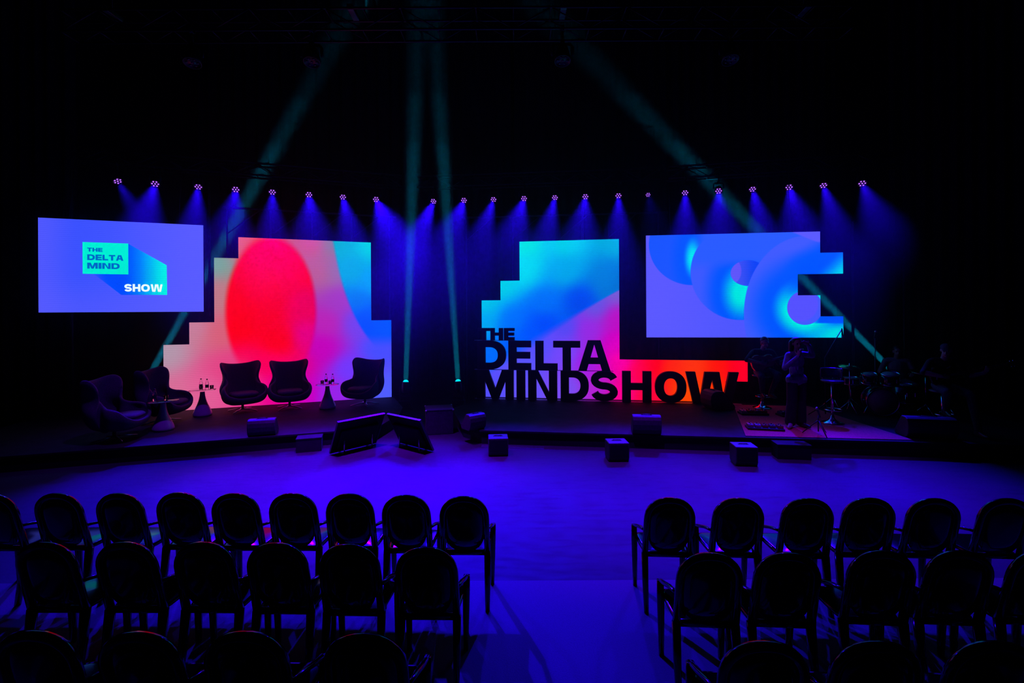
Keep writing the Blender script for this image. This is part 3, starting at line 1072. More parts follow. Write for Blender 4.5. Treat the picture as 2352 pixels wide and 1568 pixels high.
CH = {('front row', 'egg-chair side'): [(-0.407, 3.891), (-0.895, 3.925), (-1.377, 3.96), (-1.864, 3.976), (-2.354, 3.982), (-2.838, 4.005), (-3.345, 3.996), (-3.876, 4.004), (-4.43, 4.0)],
      ('front row', 'band side'): [(1.283, 3.841), (1.835, 3.825), (2.388, 3.809), (2.888, 3.811), (3.398, 3.795), (3.974, 3.787)],
      ('second row', 'egg-chair side'): [(-0.568, 3.058), (-1.085, 3.103), (-1.574, 3.126), (-2.072, 3.143), (-2.599, 3.149), (-3.143, 3.155)],
      ('second row', 'band side'): [(1.243, 2.968), (1.732, 2.963), (2.343, 2.983), (2.832, 2.978), (3.36, 2.973)],
      ('third row', 'egg-chair side'): [(-0.715, 2.244), (-1.296, 2.264), (-1.809, 2.265), (-2.324, 2.278)],
      ('third row', 'band side'): [(1.165, 2.177), (1.685, 2.173), (2.222, 2.168)]}
proto = make_chair()
first = True
rnd = random.Random(5)
for (row, side), spots in CH.items():
    for k, (x, y) in enumerate(spots):
        o = proto if first else copy_tree(proto)
        first = False
        o.location = (x, y + 0.02, 0)
        base = -4.0 if side == 'band side' else -1.0
        o.rotation_euler = (0, 0, R(base + rnd.uniform(-0.4, 0.4)))
        o['label'] = 'black oval-back armchair, %s, %s from the aisle, %s' % (row, ORD[k], side)

# ================================================================== egg chairs
def catmull(P, n):
    """closed smooth loop through control points"""
    out = []
    m = len(P)
    for i in range(m):
        p0, p1, p2, p3 = (Vector(P[(i + j) % m]) for j in (-1, 0, 1, 2))
        for k in range(n):
            t = k / n
            out.append(0.5 * ((2 * p1) + (p2 - p0) * t + (2 * p0 - 5 * p1 + 4 * p2 - p3) * t * t + (3 * p1 - p0 - 3 * p2 + p3) * t ** 3))
    return out


def bake(me, *mods):
    o = bpy.data.objects.new('bake', me)
    COL.objects.link(o)
    for typ, kw in mods:
        md = o.modifiers.new(typ, typ)
        for k, v in kw.items():
            setattr(md, k, v)
    dg = bpy.context.evaluated_depsgraph_get()
    r = bpy.data.meshes.new_from_object(o.evaluated_get(dg))
    bpy.data.objects.remove(o)
    r.polygons.foreach_set('use_smooth', [True] * len(r.polygons))
    return r


def make_egg():
    root = thing('egg_chair', 'x', 'armchair', (0, 0, 0), 0, 'egg chairs on the stage')
    half = [(0.2, -0.40, 1.085), (0.35, -0.325, 1.12), (0.445, -0.205, 1.13), (0.472, -0.10, 1.065), (0.44, -0.05, 0.95), (0.385, -0.045, 0.845), (0.35, -0.04, 0.75), (0.355, -0.005, 0.675),
            (0.42, 0.065, 0.632), (0.468, 0.17, 0.618), (0.46, 0.30, 0.57), (0.385, 0.41, 0.455), (0.2, 0.46, 0.375)]
    ctrl = [(0, -0.42, 1.072)] + half + [(0, 0.46, 0.36)] + [(-x, y, z) for x, y, z in half[::-1]]
    rim = catmull(ctrl, 3)
    B = Vector((0, -0.01, 0.18))
    rows = 12
    vs, fs = [B], []
    n = len(rim)
    for j in range(1, rows + 1):
        v = j / rows
        h = math.sin(v ** 0.85 * PI / 2) ** 0.72
        zf = (1 - math.cos(v * PI / 2)) ** 1.2
        for p in rim:
            bul = 1 + 0.07 * math.sin(PI * v) * (1 if p.z > 0.6 else 0.5)
            zz = B.z + (p.z - B.z) * zf
            xx = (p.x - B.x) * h * bul
            if zz > 0.5:
                xm = np.interp(zz, [0.5, 0.58, 0.66, 0.74, 0.84, 0.95, 1.05, 1.2], [0.6, 0.5, 0.375, 0.345, 0.36, 0.42, 0.475, 0.5])
                xx = xx * xm / (xm ** 8 + abs(xx) ** 8) ** 0.125
            vs.append(Vector((xx, B.y + (p.y - B.y) * h * bul, B.z + (p.z - B.z) * zf)))
    for k in range(n):
        fs.append((0, 1 + (k + 1) % n, 1 + k))
    for j in range(rows - 1):
        for k in range(n):
            a, b = 1 + j * n, 1 + (j + 1) * n
            fs.append((a + k, a + (k + 1) % n, b + (k + 1) % n, b + k))
    me = MB().add(vs, fs, True).mesh('shell', WOOL)
    # inside of the shell gets the padding
    me2 = bake(me, ('SOLIDIFY', dict(thickness=0.055, offset=-1.0)), ('SUBSURF', dict(levels=1)))
    put('shell', me2, root)
    loop = []
    for k in range(26):
        a = 2 * PI * k / 26
        c, s = math.cos(a), math.sin(a)
        loop.append((0.27 * math.copysign(abs(c) ** 0.5, c), 0.10 + 0.33 * math.copysign(abs(s) ** 0.55, s)))
    n = len(loop)
    vs, fs = [], []
    for sc, z in ((0.9, 0.375), (1.0, 0.40), (1.0, 0.435), (0.9, 0.462), (0.5, 0.47)):
        vs += [(x * sc, 0.10 + (y - 0.10) * sc, z - 0.03 * (y < 0) * 0.6) for x, y in loop]
    for j in range(4):
        fs += [(j * n + k, j * n + (k + 1) % n, (j + 1) * n + (k + 1) % n, (j + 1) * n + k) for k in range(n)]
    fs += [tuple(range(n))[::-1], tuple(range(4 * n, 5 * n))]
    MB().add(vs, fs, True).build('seat_cushion', WOOL, root)
    MB().tube([(0, 0, 0.05), (0, 0, 0.22)], 0.028, 12).build('swivel_column', BLACKMETAL, root)
    st = MB().lathe([(0, 0.075), (0.045, 0.072), (0.055, 0.05), (0.05, 0.04), (0, 0.04)], 16).build('star_base', ALU, root)
    for k in range(4):
        a = PI / 4 + k * PI / 2
        d = Vector((math.cos(a), math.sin(a), 0))
        MB().tube([d * 0.03 + Vector((0, 0, 0.058)), d * 0.17 + Vector((0, 0, 0.045)), d * 0.34 + Vector((0, 0, 0.014))], [0.02, 0.017, 0.012], 8, flat=(0.7, 1.1)).build('star_arm', ALU, st)
    return root


EGGS = [((-7.03, 8.32), (0.97, 0.22), 'dark wool egg chair at the front corner of the stage, turned side-on toward the centre'),
        ((-7.12, 9.58), (0.98, 0.15), 'dark wool egg chair just behind the corner one, turned side-on beside a bottle table'),
        ((-6.09, 10.64), (0.68, -0.73), 'dark wool egg chair before the pink part of the LED wall, facing the audience'),
        ((-5.171, 10.94), (0.48, -0.88), 'dark wool egg chair before the magenta part of the LED wall, facing the audience'),
        ((-3.521, 11.25), (-0.28, -0.96), 'dark wool egg chair at the blue end of the LED wall, turned inward')]
egg = make_egg()
for k, ((x, y), (fx, fy), lab) in enumerate(EGGS):
    o = egg if k == 0 else copy_tree(egg)
    o.location = (x, y, ST)
    o.scale = (0.98,) * 3
    o.rotation_euler = (0, 0, math.atan2(-fx, fy))
    o['label'] = lab

# ================================================================== tables with bottles and tumblers
def make_table():
    root = thing('pedestal_table', 'x', 'side table', (0, 0, 0), 0, 'teardrop pedestal tables')
    MB().lathe([(0, 0.0), (0.165, 0.0), (0.18, 0.02), (0.18, 0.05), (0.165, 0.10), (0.135, 0.17), (0.10, 0.25), (0.07, 0.34), (0.052, 0.43), (0.045, 0.50), (0.045, 0.55), (0, 0.55)], 32).build('pedestal', PEDESTAL, root)
    MB().lathe([(0, 0.552), (0.25, 0.552), (0.254, 0.557), (0.25, 0.562), (0, 0.562)], 40).build('glass_top', CLEARTOP, root)
    return root


bot_me = MB().lathe([(0, 0.0), (0.03, 0.0), (0.033, 0.006), (0.033, 0.12), (0.03, 0.145), (0.018, 0.175), (0.0135, 0.195), (0.0135, 0.222), (0.0, 0.222)], 16).mesh('bottle', GLASS)
lab_me = MB().lathe([(0.0337, 0.045), (0.0343, 0.05), (0.0343, 0.10), (0.0337, 0.105)], 16).mesh('paper_label', WATER)
cap_me = MB().lathe([(0.0145, 0.213), (0.0155, 0.215), (0.0155, 0.232), (0, 0.234)], 14).mesh('cap', BLACKMETAL)
tum_me = MB().lathe([(0, 0.0), (0.028, 0.0), (0.031, 0.004), (0.038, 0.09), (0.0355, 0.09), (0.029, 0.012), (0, 0.012)], 18).mesh('tumbler', GLASS)

TABLES = [((-6.64, 8.96), 'teardrop pedestal table beside the corner egg chair', [(-0.12, -0.05)], [(0.02, 0.05)], 'by the corner egg chair'),
          ((-6.70, 10.19), 'teardrop pedestal table standing between the side-on and the audience-facing egg chairs', [(-0.07, 0.06), (0.10, 0.0)], [(0.01, -0.06), (0.19, 0.02)], 'nearest the pink LED panels'),
          ((-4.264, 10.87), 'teardrop pedestal table standing alone before the violet part of the LED wall', [(-0.05, 0.05), (0.11, 0.03)], [(-0.10, -0.05), (0.09, -0.07)], 'nearest the violet LED panels')]
tab = make_table()
for k, ((x, y), lab, bots, tums, where) in enumerate(TABLES):
    o = tab if k == 0 else copy_tree(tab)
    o.location = (x, y, ST)
    o['label'] = lab
    z = ST + 0.5625
    for j, (dx, dy) in enumerate(bots):
        b = thing('water_bottle', 'small water bottle %s on the table %s' % (('behind the inner tumbler', 'between the two tumblers')[j] if 'pink' in where else 'beside a tumbler', where), 'bottle', (x + dx, y + dy, z), 0, 'water bottles on the pedestal tables')
        put('glass_body', bot_me, b)
        put('paper_label', lab_me, b)
        put('cap', cap_me, b)
    for j, (dx, dy) in enumerate(tums):
        tag(put('tumbler', tum_me, None, (x + dx, y + dy, z)), 'clear glass tumbler %son the table %s' % (('between the bottles ', 'beyond the bottles ')[j] if 'pink' in where else '', where), 'glass', 'tumblers on the pedestal tables')

# ================================================================== confidence monitors in front of the stage
def tv(label, T0, T1, B0, B1):
    T0, T1, B0, B1 = map(Vector, (T0, T1, B0, B1))
    ex = (T1 - T0).normalized()
    ez = ((T0 + T1) / 2 - (B0 + B1) / 2).normalized()
    ez = (ez - ex * ez.dot(ex)).normalized()
    ey = ez.cross(ex)
    w, h = (T1 - T0).length, ((T0 + T1) / 2 - (B0 + B1) / 2).length
    M = Matrix((ex, ey, ez)).transposed().to_4x4()
    M.translation = (B0 + B1) / 2
    t = thing('confidence_monitor', label, 'monitor', (0, 0, 0))
    t.matrix_world = M
    CASE = mat('monitor_case', (0.006, 0.006, 0.007), 0.7, spec=0.2)
    EDGE = mat('monitor_edge', (0.16, 0.16, 0.17), 0.35, 0.3)
    sgn = 1
    MB().box((0, 0.03, h / 2), (w, 0.035, h), bev=0.006).build('panel', CASE, t)
    MB().box((0, -0.012, h * 0.45), (w * 0.8, 0.05, h * 0.6), bev=0.02).build('back_cover', CASE, t)
    bz = MB().box((0, 0.03, h + 0.004), (w + 0.012, 0.036, 0.008)).box((0, 0.03, 0.004), (w + 0.012, 0.036, 0.006))
    for sx in (-1, 1):
        bz.box((sx * (w / 2 + 0.003), 0.03, h / 2), (0.006, 0.036, h))
    bz.build('bezel', EDGE, t)
    MB().box((0, 0.0495, h / 2), (w * 0.95, 0.003, h * 0.92)).build('screen_glass', GLOSSBLACK, t)
    Mi = M.inverted()
    for sx in (-0.3, 0.3):
        p0 = Vector((sx * w, 0.0, h * 0.5))
        wld = M @ p0
        foot = Mi @ Vector((wld.x, wld.y, 0.012))
        bb = M @ Vector((sx * w, 0.05, 0.02))
        back = Mi @ Vector((bb.x, bb.y, 0.012))
        MB().tube([back, foot, p0], 0.013, 8).build('stand_leg', ALU, t)
    return t


tv('tilted monitor on the floor by the egg-chair stage, seen from behind', (-2.96, 7.97, 0.60), (-2.35, 8.63, 0.60), (-3.17, 8.19, 0.012), (-2.56, 8.85, 0.012))
tv('tilted monitor on the floor leaning toward the letters stage, seen from behind', (-2.33, 8.63, 0.60), (-1.63, 8.10, 0.60), (-2.12, 8.85, 0.012), (-1.42, 8.32, 0.012))

# ================================================================== loudspeakers
def speaker(label, loc, rz, w=0.34, h=0.31, d=0.3, name='front_fill_speaker', group='front fill speakers'):
    t = thing(name, label, 'speaker', loc, rz, group)
    # cabinet tapers toward its foot, like a small stage box
    pr = [(-d / 2, h), (d / 2, h), (d / 2, h * 0.12), (d / 2 - 0.06, 0), (-d / 2 + 0.03, 0), (-d / 2, h * 0.2)]
    M = Matrix.Rotation(PI / 2, 4, 'Z')
    me = MB().prism(pr, -w / 2, w / 2, M).mesh('cabinet', CABINET)
    put('cabinet', bake_flat(me), t)
    MB().box((0, -d / 2 - 0.004, h * 0.58), (w * 0.9, 0.008, h * 0.66)).build('grille', GRILLE, t)
    hd = MB().box((0, 0.02, h + 0.001), (w * 0.5, 0.05, 0.004)).build('handle_recess', GRILLE, t)
    MB().tube([(-w * 0.2, 0.02, h + 0.003), (-w * 0.16, 0.02, h + 0.012), (w * 0.16, 0.02, h + 0.012), (w * 0.2, 0.02, h + 0.003)], 0.006, 6).build('handle', BLACKMETAL, hd)
    return t


def bake_flat(me):
    r = bake(me, ('BEVEL', dict(width=0.012, segments=2)))
    r.polygons.foreach_set('use_smooth', [False] * len(r.polygons))
    return r


speaker('small black box speaker on the floor before the letters THE', (-0.255, 8.20, 0), R(4))
speaker('small black box speaker on the floor before the middle of the letters stage', (1.74, 7.88, 0), R(2))
speaker('small black box speaker on the floor before the band', (3.73, 7.62, 0), R(-6))


def wedge(label, loc, rz, w=0.46, h=0.30, d=0.36):
    t = thing('stage_monitor', label, 'speaker', loc, rz, 'wedge monitors on the stage lip')
    # side section; the sloping grille looks at the performers (+y)
    pr = [(-d * 0.30, 0.0), (d / 2 - 0.03, 0.0), (d / 2, 0.05), (-d * 0.02, h), (-d * 0.30, h), (-d * 0.40, h * 0.93), (-d * 0.475, h * 0.78), (-d / 2, h * 0.55), (-d * 0.475, h * 0.28), (-d * 0.40, h * 0.1)]
    M = Matrix.Rotation(PI / 2, 4, 'Z')
    me = MB().prism(pr, -w / 2, w / 2, M).mesh('cabinet', CABINET)
    put('cabinet', bake_flat(me), t)
    a = math.atan2(h - 0.05, -d * 0.52)
    mid = Vector((0, d * 0.245, (h + 0.05) / 2))
    MB().box((0, 0, 0), (w * 0.92, math.hypot(h - 0.05, d * 0.52) * 0.94, 0.01), Matrix.Translation(mid + Vector((0, 0.005, 0.004))) @ Matrix.Rotation(a + PI, 4, 'X')).build('grille', GRILLE, t)
    hd = MB().box((0, -d * 0.19, h + 0.001), (w * 0.42, 0.05, 0.004)).build('handle_recess', GRILLE, t)
    MB().tube([(-w * 0.17, -d * 0.19, h + 0.003), (-w * 0.14, -d * 0.19, h + 0.014), (w * 0.14, -d * 0.19, h + 0.014), (w * 0.17, -d * 0.19, h + 0.003)], 0.007, 6).build('handle', BLACKMETAL, hd)
    return t


wedge('wedge monitor on the lip of the egg-chair stage', (-4.56, 8.62, ST + 0.001), R(16))
wedge('wedge monitor at the chamfered corner of the letters stage by the centre gap', (-0.74, 8.93, ST + 0.001), R(38), 0.36, 0.30, 0.34)
wedge('wedge monitor on the lip of the letters stage before the orange part of the wall', (2.42, 8.56, ST + 0.001), R(-8), 0.5, 0.34, 0.36)
wedge('wide wedge monitor at the band end of the stage, below the bassist', (7.2, 8.22, ST + 0.001), R(-12), 0.75, 0.36, 0.42)

# steps and cases against the stage front
STEP = mat('step_black', (0.012, 0.012, 0.013), 0.7)


def step_block(label, x, y, rz, w, h=0.245, d=0.26):
    t = thing('stage_step', label, 'step', (x, y, 0), rz)
    MB().box((0, 0, h / 2 - 0.01), (w, d, h - 0.02)).build('body', STEP, t)
    MB().box((0, 0, h - 0.01), (w + 0.01, d + 0.01, 0.02)).build('tread', DECK, t)
    return t


step_block('black step block against the egg-chair stage front', -3.66, 8.50, R(17), 0.42)
step_block('black step block against the band end of the letters stage', 4.68, 7.93, R(-8), 0.52)
t = thing('road_case', 'black road case in the dark gap between the two stages', 'case', (-1.52, 9.75, 0), R(12))
MB().box((0, 0, 0.24), (0.55, 0.5, 0.48), bev=0.01).build('body', CABINET, t)
MB().box((0, 0, 0.49), (0.56, 0.51, 0.02)).build('lid', CABINET, t)
for sx in (-0.27, 0.27):
    for sy in (-0.245, 0.245):
        MB().ball((sx, sy, 0.485), 0.022, 10).build('corner_ball', ALU, t)
t = thing('kick_strip', 'pale aluminium strip at the foot of the letters stage', 'trim', (-0.55, 8.66, 0), -0.127)
MB().box((0.55, 0, 0.02), (1.15, 0.02, 0.04)).build('profile', ALU, t)
MB().box((0.55, -0.03, 0.004), (1.15, 0.05, 0.008)).build('foot_flange', ALU, t)

rg = thing('stage_rug', 'paler dusty-red rug under the band on the stage', 'rug')
MB().plan([(4.10, 8.30), (6.78, 7.98), (6.78, 10.8), (5.15, 11.0)], ST + 0.001, ST + 0.009).build('pile', RUGM, rg)
MB().tube([(4.10, 8.30, ST + 0.006), (6.78, 7.98, ST + 0.006), (6.78, 10.8, ST + 0.006), (5.15, 11.0, ST + 0.006)], 0.006, 6, closed=True).build('binding', BLACK, rg)

# ================================================================== people
SKIN = mat('skin', (0.35, 0.2, 0.15), 0.55, vary=0.08, scale=20)
EYE = mat('eye', (0.02, 0.015, 0.015), 0.2)
LIP = mat('lips', (0.25, 0.08, 0.08), 0.5)
HAIR = mat('dark_hair', (0.012, 0.009, 0.008), 0.45, vary=0.4, scale=40, stretch=(1, 1, 0.15))
DENIM = mat('pale_denim', (0.16, 0.18, 0.24), 0.8, vary=0.25, scale=25, bump=0.3)
TROUSER = mat('black_trousers', (0.012, 0.012, 0.014), 0.8, vary=0.3, scale=25)
TEE = mat('grey_t_shirt', (0.2, 0.2, 0.22), 0.85, vary=0.15, scale=25)
SHIRTD = mat('black_shirt', (0.014, 0.014, 0.017), 0.8, vary=0.3, scale=25)
JEANS = mat('dark_jeans', (0.035, 0.04, 0.06), 0.8, vary=0.3, scale=25)
SHOE = mat('leather_shoe', (0.03, 0.03, 0.035), 0.35)
SHOEW = mat('white_trainer', (0.45, 0.45, 0.47), 0.6)
CAPM = mat('cap_cloth', (0.05, 0.05, 0.07), 0.8)


def capsule(mb, p0, p1, r0, r1, n=12):
    p0, p1 = Vector(p0), Vector(p1)
    d = p1 - p0
    L = max(d.length, 1e-4)
    prof = [(0, -r0)] + [(r0 * math.cos(a), r0 * math.sin(a)) for a in (-1.1, -0.55, 0)] + [(r1 * math.cos(a), L + r1 * math.sin(a)) for a in (0, 0.55, 1.1)] + [(0, L + r1)]
    M = Matrix.Translation(p0) @ d.to_track_quat('Z', 'Y').to_matrix().to_4x4()
    mb.lathe(prof, n, M)


def sculpt(prims, voxel, smooth=4):
    """one continuous skin over tapered limbs and ellipsoids; every face takes the cloth of the limb it lies on"""
    mb = MB()
    for p in prims:
        if p[0] == 'c':
            capsule(mb, *p[1:5])
        else:
            mb.ball(p[1], p[2], 14)
    me = bake(mb.mesh('skin'), ('REMESH', dict(mode='VOXEL', voxel_size=voxel)), ('SMOOTH', dict(iterations=smooth, factor=0.5)))
    mats = []
    for p in prims:
        if p[-1] not in mats:
            mats.append(p[-1])
    me.materials.clear()
    for m in mats:
        me.materials.append(m)
    nf = len(me.polygons)
    c = np.empty(nf * 3)
    me.polygons.foreach_get('center', c)
    c = c.reshape(-1, 3)
    best = np.full(nf, 1e9)
    idx = np.zeros(nf, dtype=np.int32)
    for p in prims:
        if p[0] == 'c':
            a, b = np.array(p[1], float), np.array(p[2], float)
            ab = b - a
            t = np.clip(((c - a) @ ab) / max(ab @ ab, 1e-9), 0, 1)
            d = np.linalg.norm(c - (a + t[:, None] * ab), axis=1) - (p[3] + (p[4] - p[3]) * t)
        else:
            r = np.array(p[2] if isinstance(p[2], (tuple, list)) else (p[2],) * 3, float)
            q = (c - np.array(p[1], float)) / r
            d = (np.linalg.norm(q, axis=1) - 1) * r.min()
        m = d < best
        best[m] = d[m]
        idx[m] = mats.index(p[-1])
    me.polygons.foreach_set('material_index', idx)
    return me


def hand(w, d, side, nrm, curl, m=None):
    """palm and five bent fingers: w wrist, d pointing direction, side toward the thumb, nrm out of the palm"""
    m = m or SKIN
    w, d = Vector(w), Vector(d).normalized()
    s = (Vector(side) - d * Vector(side).dot(d)).normalized()
    n = d.cross(s)
    if n.dot(Vector(nrm)) < 0:
        n = -n
    out = [('c', w, w + d * 0.05, 0.024, 0.026, m)]
    for k in range(4):
        out.append(('c', w + d * 0.02 + s * (0.024 - 0.016 * k) * 0.7, w + d * 0.082 + s * (0.027 - 0.018 * k), 0.014, 0.0115, m))
        p = w + d * 0.085 + s * (0.027 - 0.018 * k)
        a = 0.0
        for L, r in zip(((0.040, 0.026, 0.020), (0.044, 0.030, 0.022), (0.041, 0.028, 0.021), (0.032, 0.021, 0.018))[k], (0.0095, 0.009, 0.0082)):
            a += curl
            q = p + (d * math.cos(a) + n * math.sin(a)) * L
            out.append(('c', p, q, r, r * 0.93, m))
            p = q
    p = w + d * 0.025 + s * 0.024
    for k, L in enumerate((0.04, 0.03, 0.026)):
        dd = (d * (0.62 + 0.15 * k) + s * (0.7 - 0.35 * k) + n * (0.25 + 0.35 * k * (curl > 0.3))).normalized()
        q = p + dd * L
        out.append(('c', p, q, 0.0115 - 0.001 * k, 0.0105 - 0.001 * k, m))
        p = q
    return out


def head(c, yaw=0.0, tilt=0.0, s=1.0):
    """face looks along -y before turning"""
    M = Matrix.Translation(c) @ Matrix.Rotation(yaw, 4, 'Z') @ Matrix.Rotation(tilt, 4, 'X')
    P = lambda x, y, z: tuple(M @ Vector((x * s, y * s, z * s)))
    out = [('e', P(0, 0.01, 0.02), (0.074 * s, 0.088 * s, 0.094 * s), SKIN), ('e', P(0, -0.03, -0.045), (0.056 * s, 0.056 * s, 0.062 * s), SKIN),
           ('c', P(0, -0.083, 0.005), P(0, -0.102, -0.032), 0.008 * s, 0.0135 * s, SKIN), ('e', P(0, -0.062, -0.092), (0.022 * s, 0.02 * s, 0.018 * s), SKIN),
           ('c', P(-0.02, -0.083, -0.06), P(0.02, -0.083, -0.06), 0.008 * s, 0.008 * s, LIP),
           ('c', P(-0.045, -0.066, 0.026), P(-0.015, -0.079, 0.028), 0.009 * s, 0.009 * s, SKIN), ('c', P(0.045, -0.066, 0.026), P(0.015, -0.079, 0.028), 0.009 * s, 0.009 * s, SKIN)]
    for sx in (-1, 1):
        out.append(('e', P(sx * 0.031, -0.0745, 0.006), 0.0105 * s, EYE))
        out.append(('e', P(sx * 0.077, 0.012, -0.005), (0.010 * s, 0.02 * s, 0.031 * s), SKIN))
    return out, P


def foot(ank, d, m):
    ank, d = Vector(ank), Vector(d).normalized()
    z = Vector((0, 0, 1))
    heel = ank - d * 0.045
    heel.z = ank.z - 0.045
    ball = ank + d * 0.13
    ball.z = ank.z - 0.048
    toe = ank + d * 0.185
    toe.z = ank.z - 0.05
    return [('c', ank, heel, 0.042, 0.036, m), ('c', heel, ball, 0.036, 0.038, m), ('c', ball, toe, 0.038, 0.028, m), ('c', ank, ball, 0.04, 0.032, m)]


def person(label, loc, rz, prims, hair, extra=()):
    t = thing('person', label, 'person', loc, rz)
    put('body', sculpt(prims, 0.0085), t)
    if hair:
        put('hair', sculpt(hair, 0.012, 6), t)
    for nm, pr, vx in extra:
        put(nm, sculpt(pr, vx, 4), t)
    return t


# singer: standing, microphone at the mouth, other hand raised to the ear
hd, P = head((0.0, -0.02, 1.565), R(-14), R(6))
pr = hd + [('c', (0, 0.0, 1.40), (0, -0.012, 1.50), 0.05, 0.047, SKIN),
           ('c', (-0.13, 0.01, 1.355), (0.13, 0.01, 1.36), 0.062, 0.062, DENIM), ('e', (0, 0.005, 1.24), (0.155, 0.105, 0.17), DENIM), ('e', (0, 0.0, 1.06), (0.135, 0.1, 0.16), DENIM),
           ('e', (0, 0.0, 0.93), (0.165, 0.118, 0.12), DENIM), ('c', (-0.09, 0, 0.89), (0.09, 0, 0.89), 0.112, 0.112, DENIM),
           ('c', (-0.155, 0.01, 1.35), (-0.285, -0.06, 1.12), 0.06, 0.052, DENIM), ('c', (-0.285, -0.06, 1.12), (-0.135, -0.20, 1.33), 0.05, 0.04, DENIM),
           ('c', (0.155, 0.01, 1.36), (0.335, 0.0, 1.33), 0.06, 0.05, DENIM), ('c', (0.335, 0.0, 1.33), (0.225, -0.05, 1.52), 0.048, 0.04, DENIM),
           ('c', (-0.09, 0, 0.9), (-0.105, -0.01, 0.5), 0.10, 0.09, TROUSER), ('c', (-0.105, -0.01, 0.5), (-0.115, 0.02, 0.1), 0.085, 0.098, TROUSER),
           ('c', (0.09, 0, 0.9), (0.10, 0.01, 0.5), 0.10, 0.09, TROUSER), ('c', (0.10, 0.01, 0.5), (0.105, 0.03, 0.1), 0.085, 0.098, TROUSER)]
pr += foot((-0.115, 0.0, 0.08), (-0.75, -0.65, 0), SHOEW) + foot((0.105, 0.02, 0.08), (0.15, -1, 0), SHOE)
pr += hand((-0.125, -0.205, 1.345), (0.35, 0.1, 0.75), (-0.3, 0.3, 0.4), (0.8, 0.3, -0.3), 0.75)
pr += hand((0.215, -0.055, 1.535), (-0.55, 0.05, 0.35), (0.1, -0.3, 0.6), (-0.6, 0.2, -0.5), 0.3)
hair = [('e', (0.005, 0.015, 1.605), (0.088, 0.095, 0.085), HAIR), ('c', (0.05, 0.05, 1.58), (0.085, 0.06, 1.30), 0.055, 0.035, HAIR), ('c', (-0.05, 0.055, 1.58), (-0.07, 0.065, 1.32), 0.055, 0.035, HAIR),
        ('c', (0, 0.08, 1.58), (0.0, 0.10, 1.27), 0.07, 0.05, HAIR), ('e', (0.0, -0.03, 1.655), (0.06, 0.05, 0.03), HAIR)]
person('singer in a pale denim jacket and black wide trousers holding a microphone', (5.349, 8.879, ST + 0.019), R(8), pr, hair)

# guitarist on a bar stool
hd, P = head((0.02, -0.1, 1.475), R(20), R(14))
pr = hd + [('c', (0, -0.02, 1.30), (0.015, -0.075, 1.42), 0.056, 0.052, SKIN),
           ('c', (-0.16, -0.01, 1.265), (0.16, -0.01, 1.265), 0.072, 0.072, SHIRTD), ('e', (0, 0.0, 1.13), (0.185, 0.125, 0.19), SHIRTD), ('e', (0, 0.02, 0.94), (0.175, 0.125, 0.16), SHIRTD),
           ('e', (0, 0.02, 0.83), (0.18, 0.15, 0.10), JEANS),
           ('c', (-0.2, -0.01, 1.25), (-0.40, -0.21, 1.10), 0.066, 0.054, SHIRTD), ('c', (-0.40, -0.21, 1.10), (-0.165, -0.315, 1.05), 0.05, 0.035, SKIN),
           ('c', (0.2, -0.01, 1.25), (0.35, -0.03, 1.0), 0.066, 0.052, SHIRTD), ('c', (0.35, -0.03, 1.0), (0.44, -0.205, 1.125), 0.048, 0.034, SKIN),
           ('c', (-0.1, -0.02, 0.83), (-0.17, -0.42, 0.76), 0.095, 0.075, JEANS), ('c', (-0.17, -0.42, 0.76), (-0.085, -0.245, 0.385), 0.072, 0.05, JEANS),
           ('c', (0.1, -0.02, 0.83), (0.17, -0.42, 0.80), 0.095, 0.075, JEANS), ('c', (0.17, -0.42, 0.80), (0.085, -0.245, 0.385), 0.072, 0.05, JEANS)]
pr += foot((-0.085, -0.245, 0.368), (-0.1, -1, 0), SHOE) + foot((0.085, -0.245, 0.368), (0.2, -1, 0), SHOE)
pr += hand((-0.16, -0.31, 1.05), (0.8, 0.06, -0.15), (0, 0.0, 1), (0, 0.8, -0.2), 0.32)
pr += hand((0.44, -0.205, 1.125), (0.1, -0.45, 0.55), (-0.6, 0.1, 0.3), (-0.1, 0.5, 0.6), 0.75)
hair = [('e', (0.02, -0.07, 1.525), (0.088, 0.102, 0.09), HAIR), ('e', (0.02, -0.045, 1.47), (0.082, 0.07, 0.08), HAIR)]
gt = person('guitarist in black sitting on a tall stool with an acoustic guitar', (5.63, 10.62, ST + 0.009), R(-8), pr, hair)

# drummer behind the kit
hd, P = head((0.0, -0.06, 1.27), R(0), R(5))
pr = hd + [('c', (0, 0.0, 1.09), (0, -0.04, 1.21), 0.056, 0.052, SKIN),
           ('c', (-0.16, 0, 1.055), (0.16, 0, 1.055), 0.072, 0.072, TEE), ('e', (0, 0.0, 0.92), (0.185, 0.125, 0.19), TEE), ('e', (0, 0.01, 0.72), (0.175, 0.13, 0.16), TEE),
           ('e', (0, 0.02, 0.60), (0.18, 0.15, 0.10), JEANS),
           ('c', (-0.2, 0, 1.04), (-0.31, -0.05, 0.80), 0.066, 0.054, TEE), ('c', (-0.31, -0.05, 0.80), (-0.2, -0.30, 0.76), 0.05, 0.037, SKIN),
           ('c', (0.2, 0, 1.04), (0.31, -0.05, 0.80), 0.066, 0.054, TEE), ('c', (0.31, -0.05, 0.80), (0.22, -0.30, 0.80), 0.05, 0.037, SKIN),
           ('c', (-0.1, -0.02, 0.60), (-0.24, -0.40, 0.55), 0.095, 0.075, JEANS), ('c', (-0.24, -0.40, 0.55), (-0.26, -0.40, 0.10), 0.072, 0.052, JEANS),
           ('c', (0.1, -0.02, 0.60), (0.24, -0.40, 0.55), 0.095, 0.075, JEANS), ('c', (0.24, -0.40, 0.55), (0.26, -0.42, 0.10), 0.072, 0.052, JEANS)]
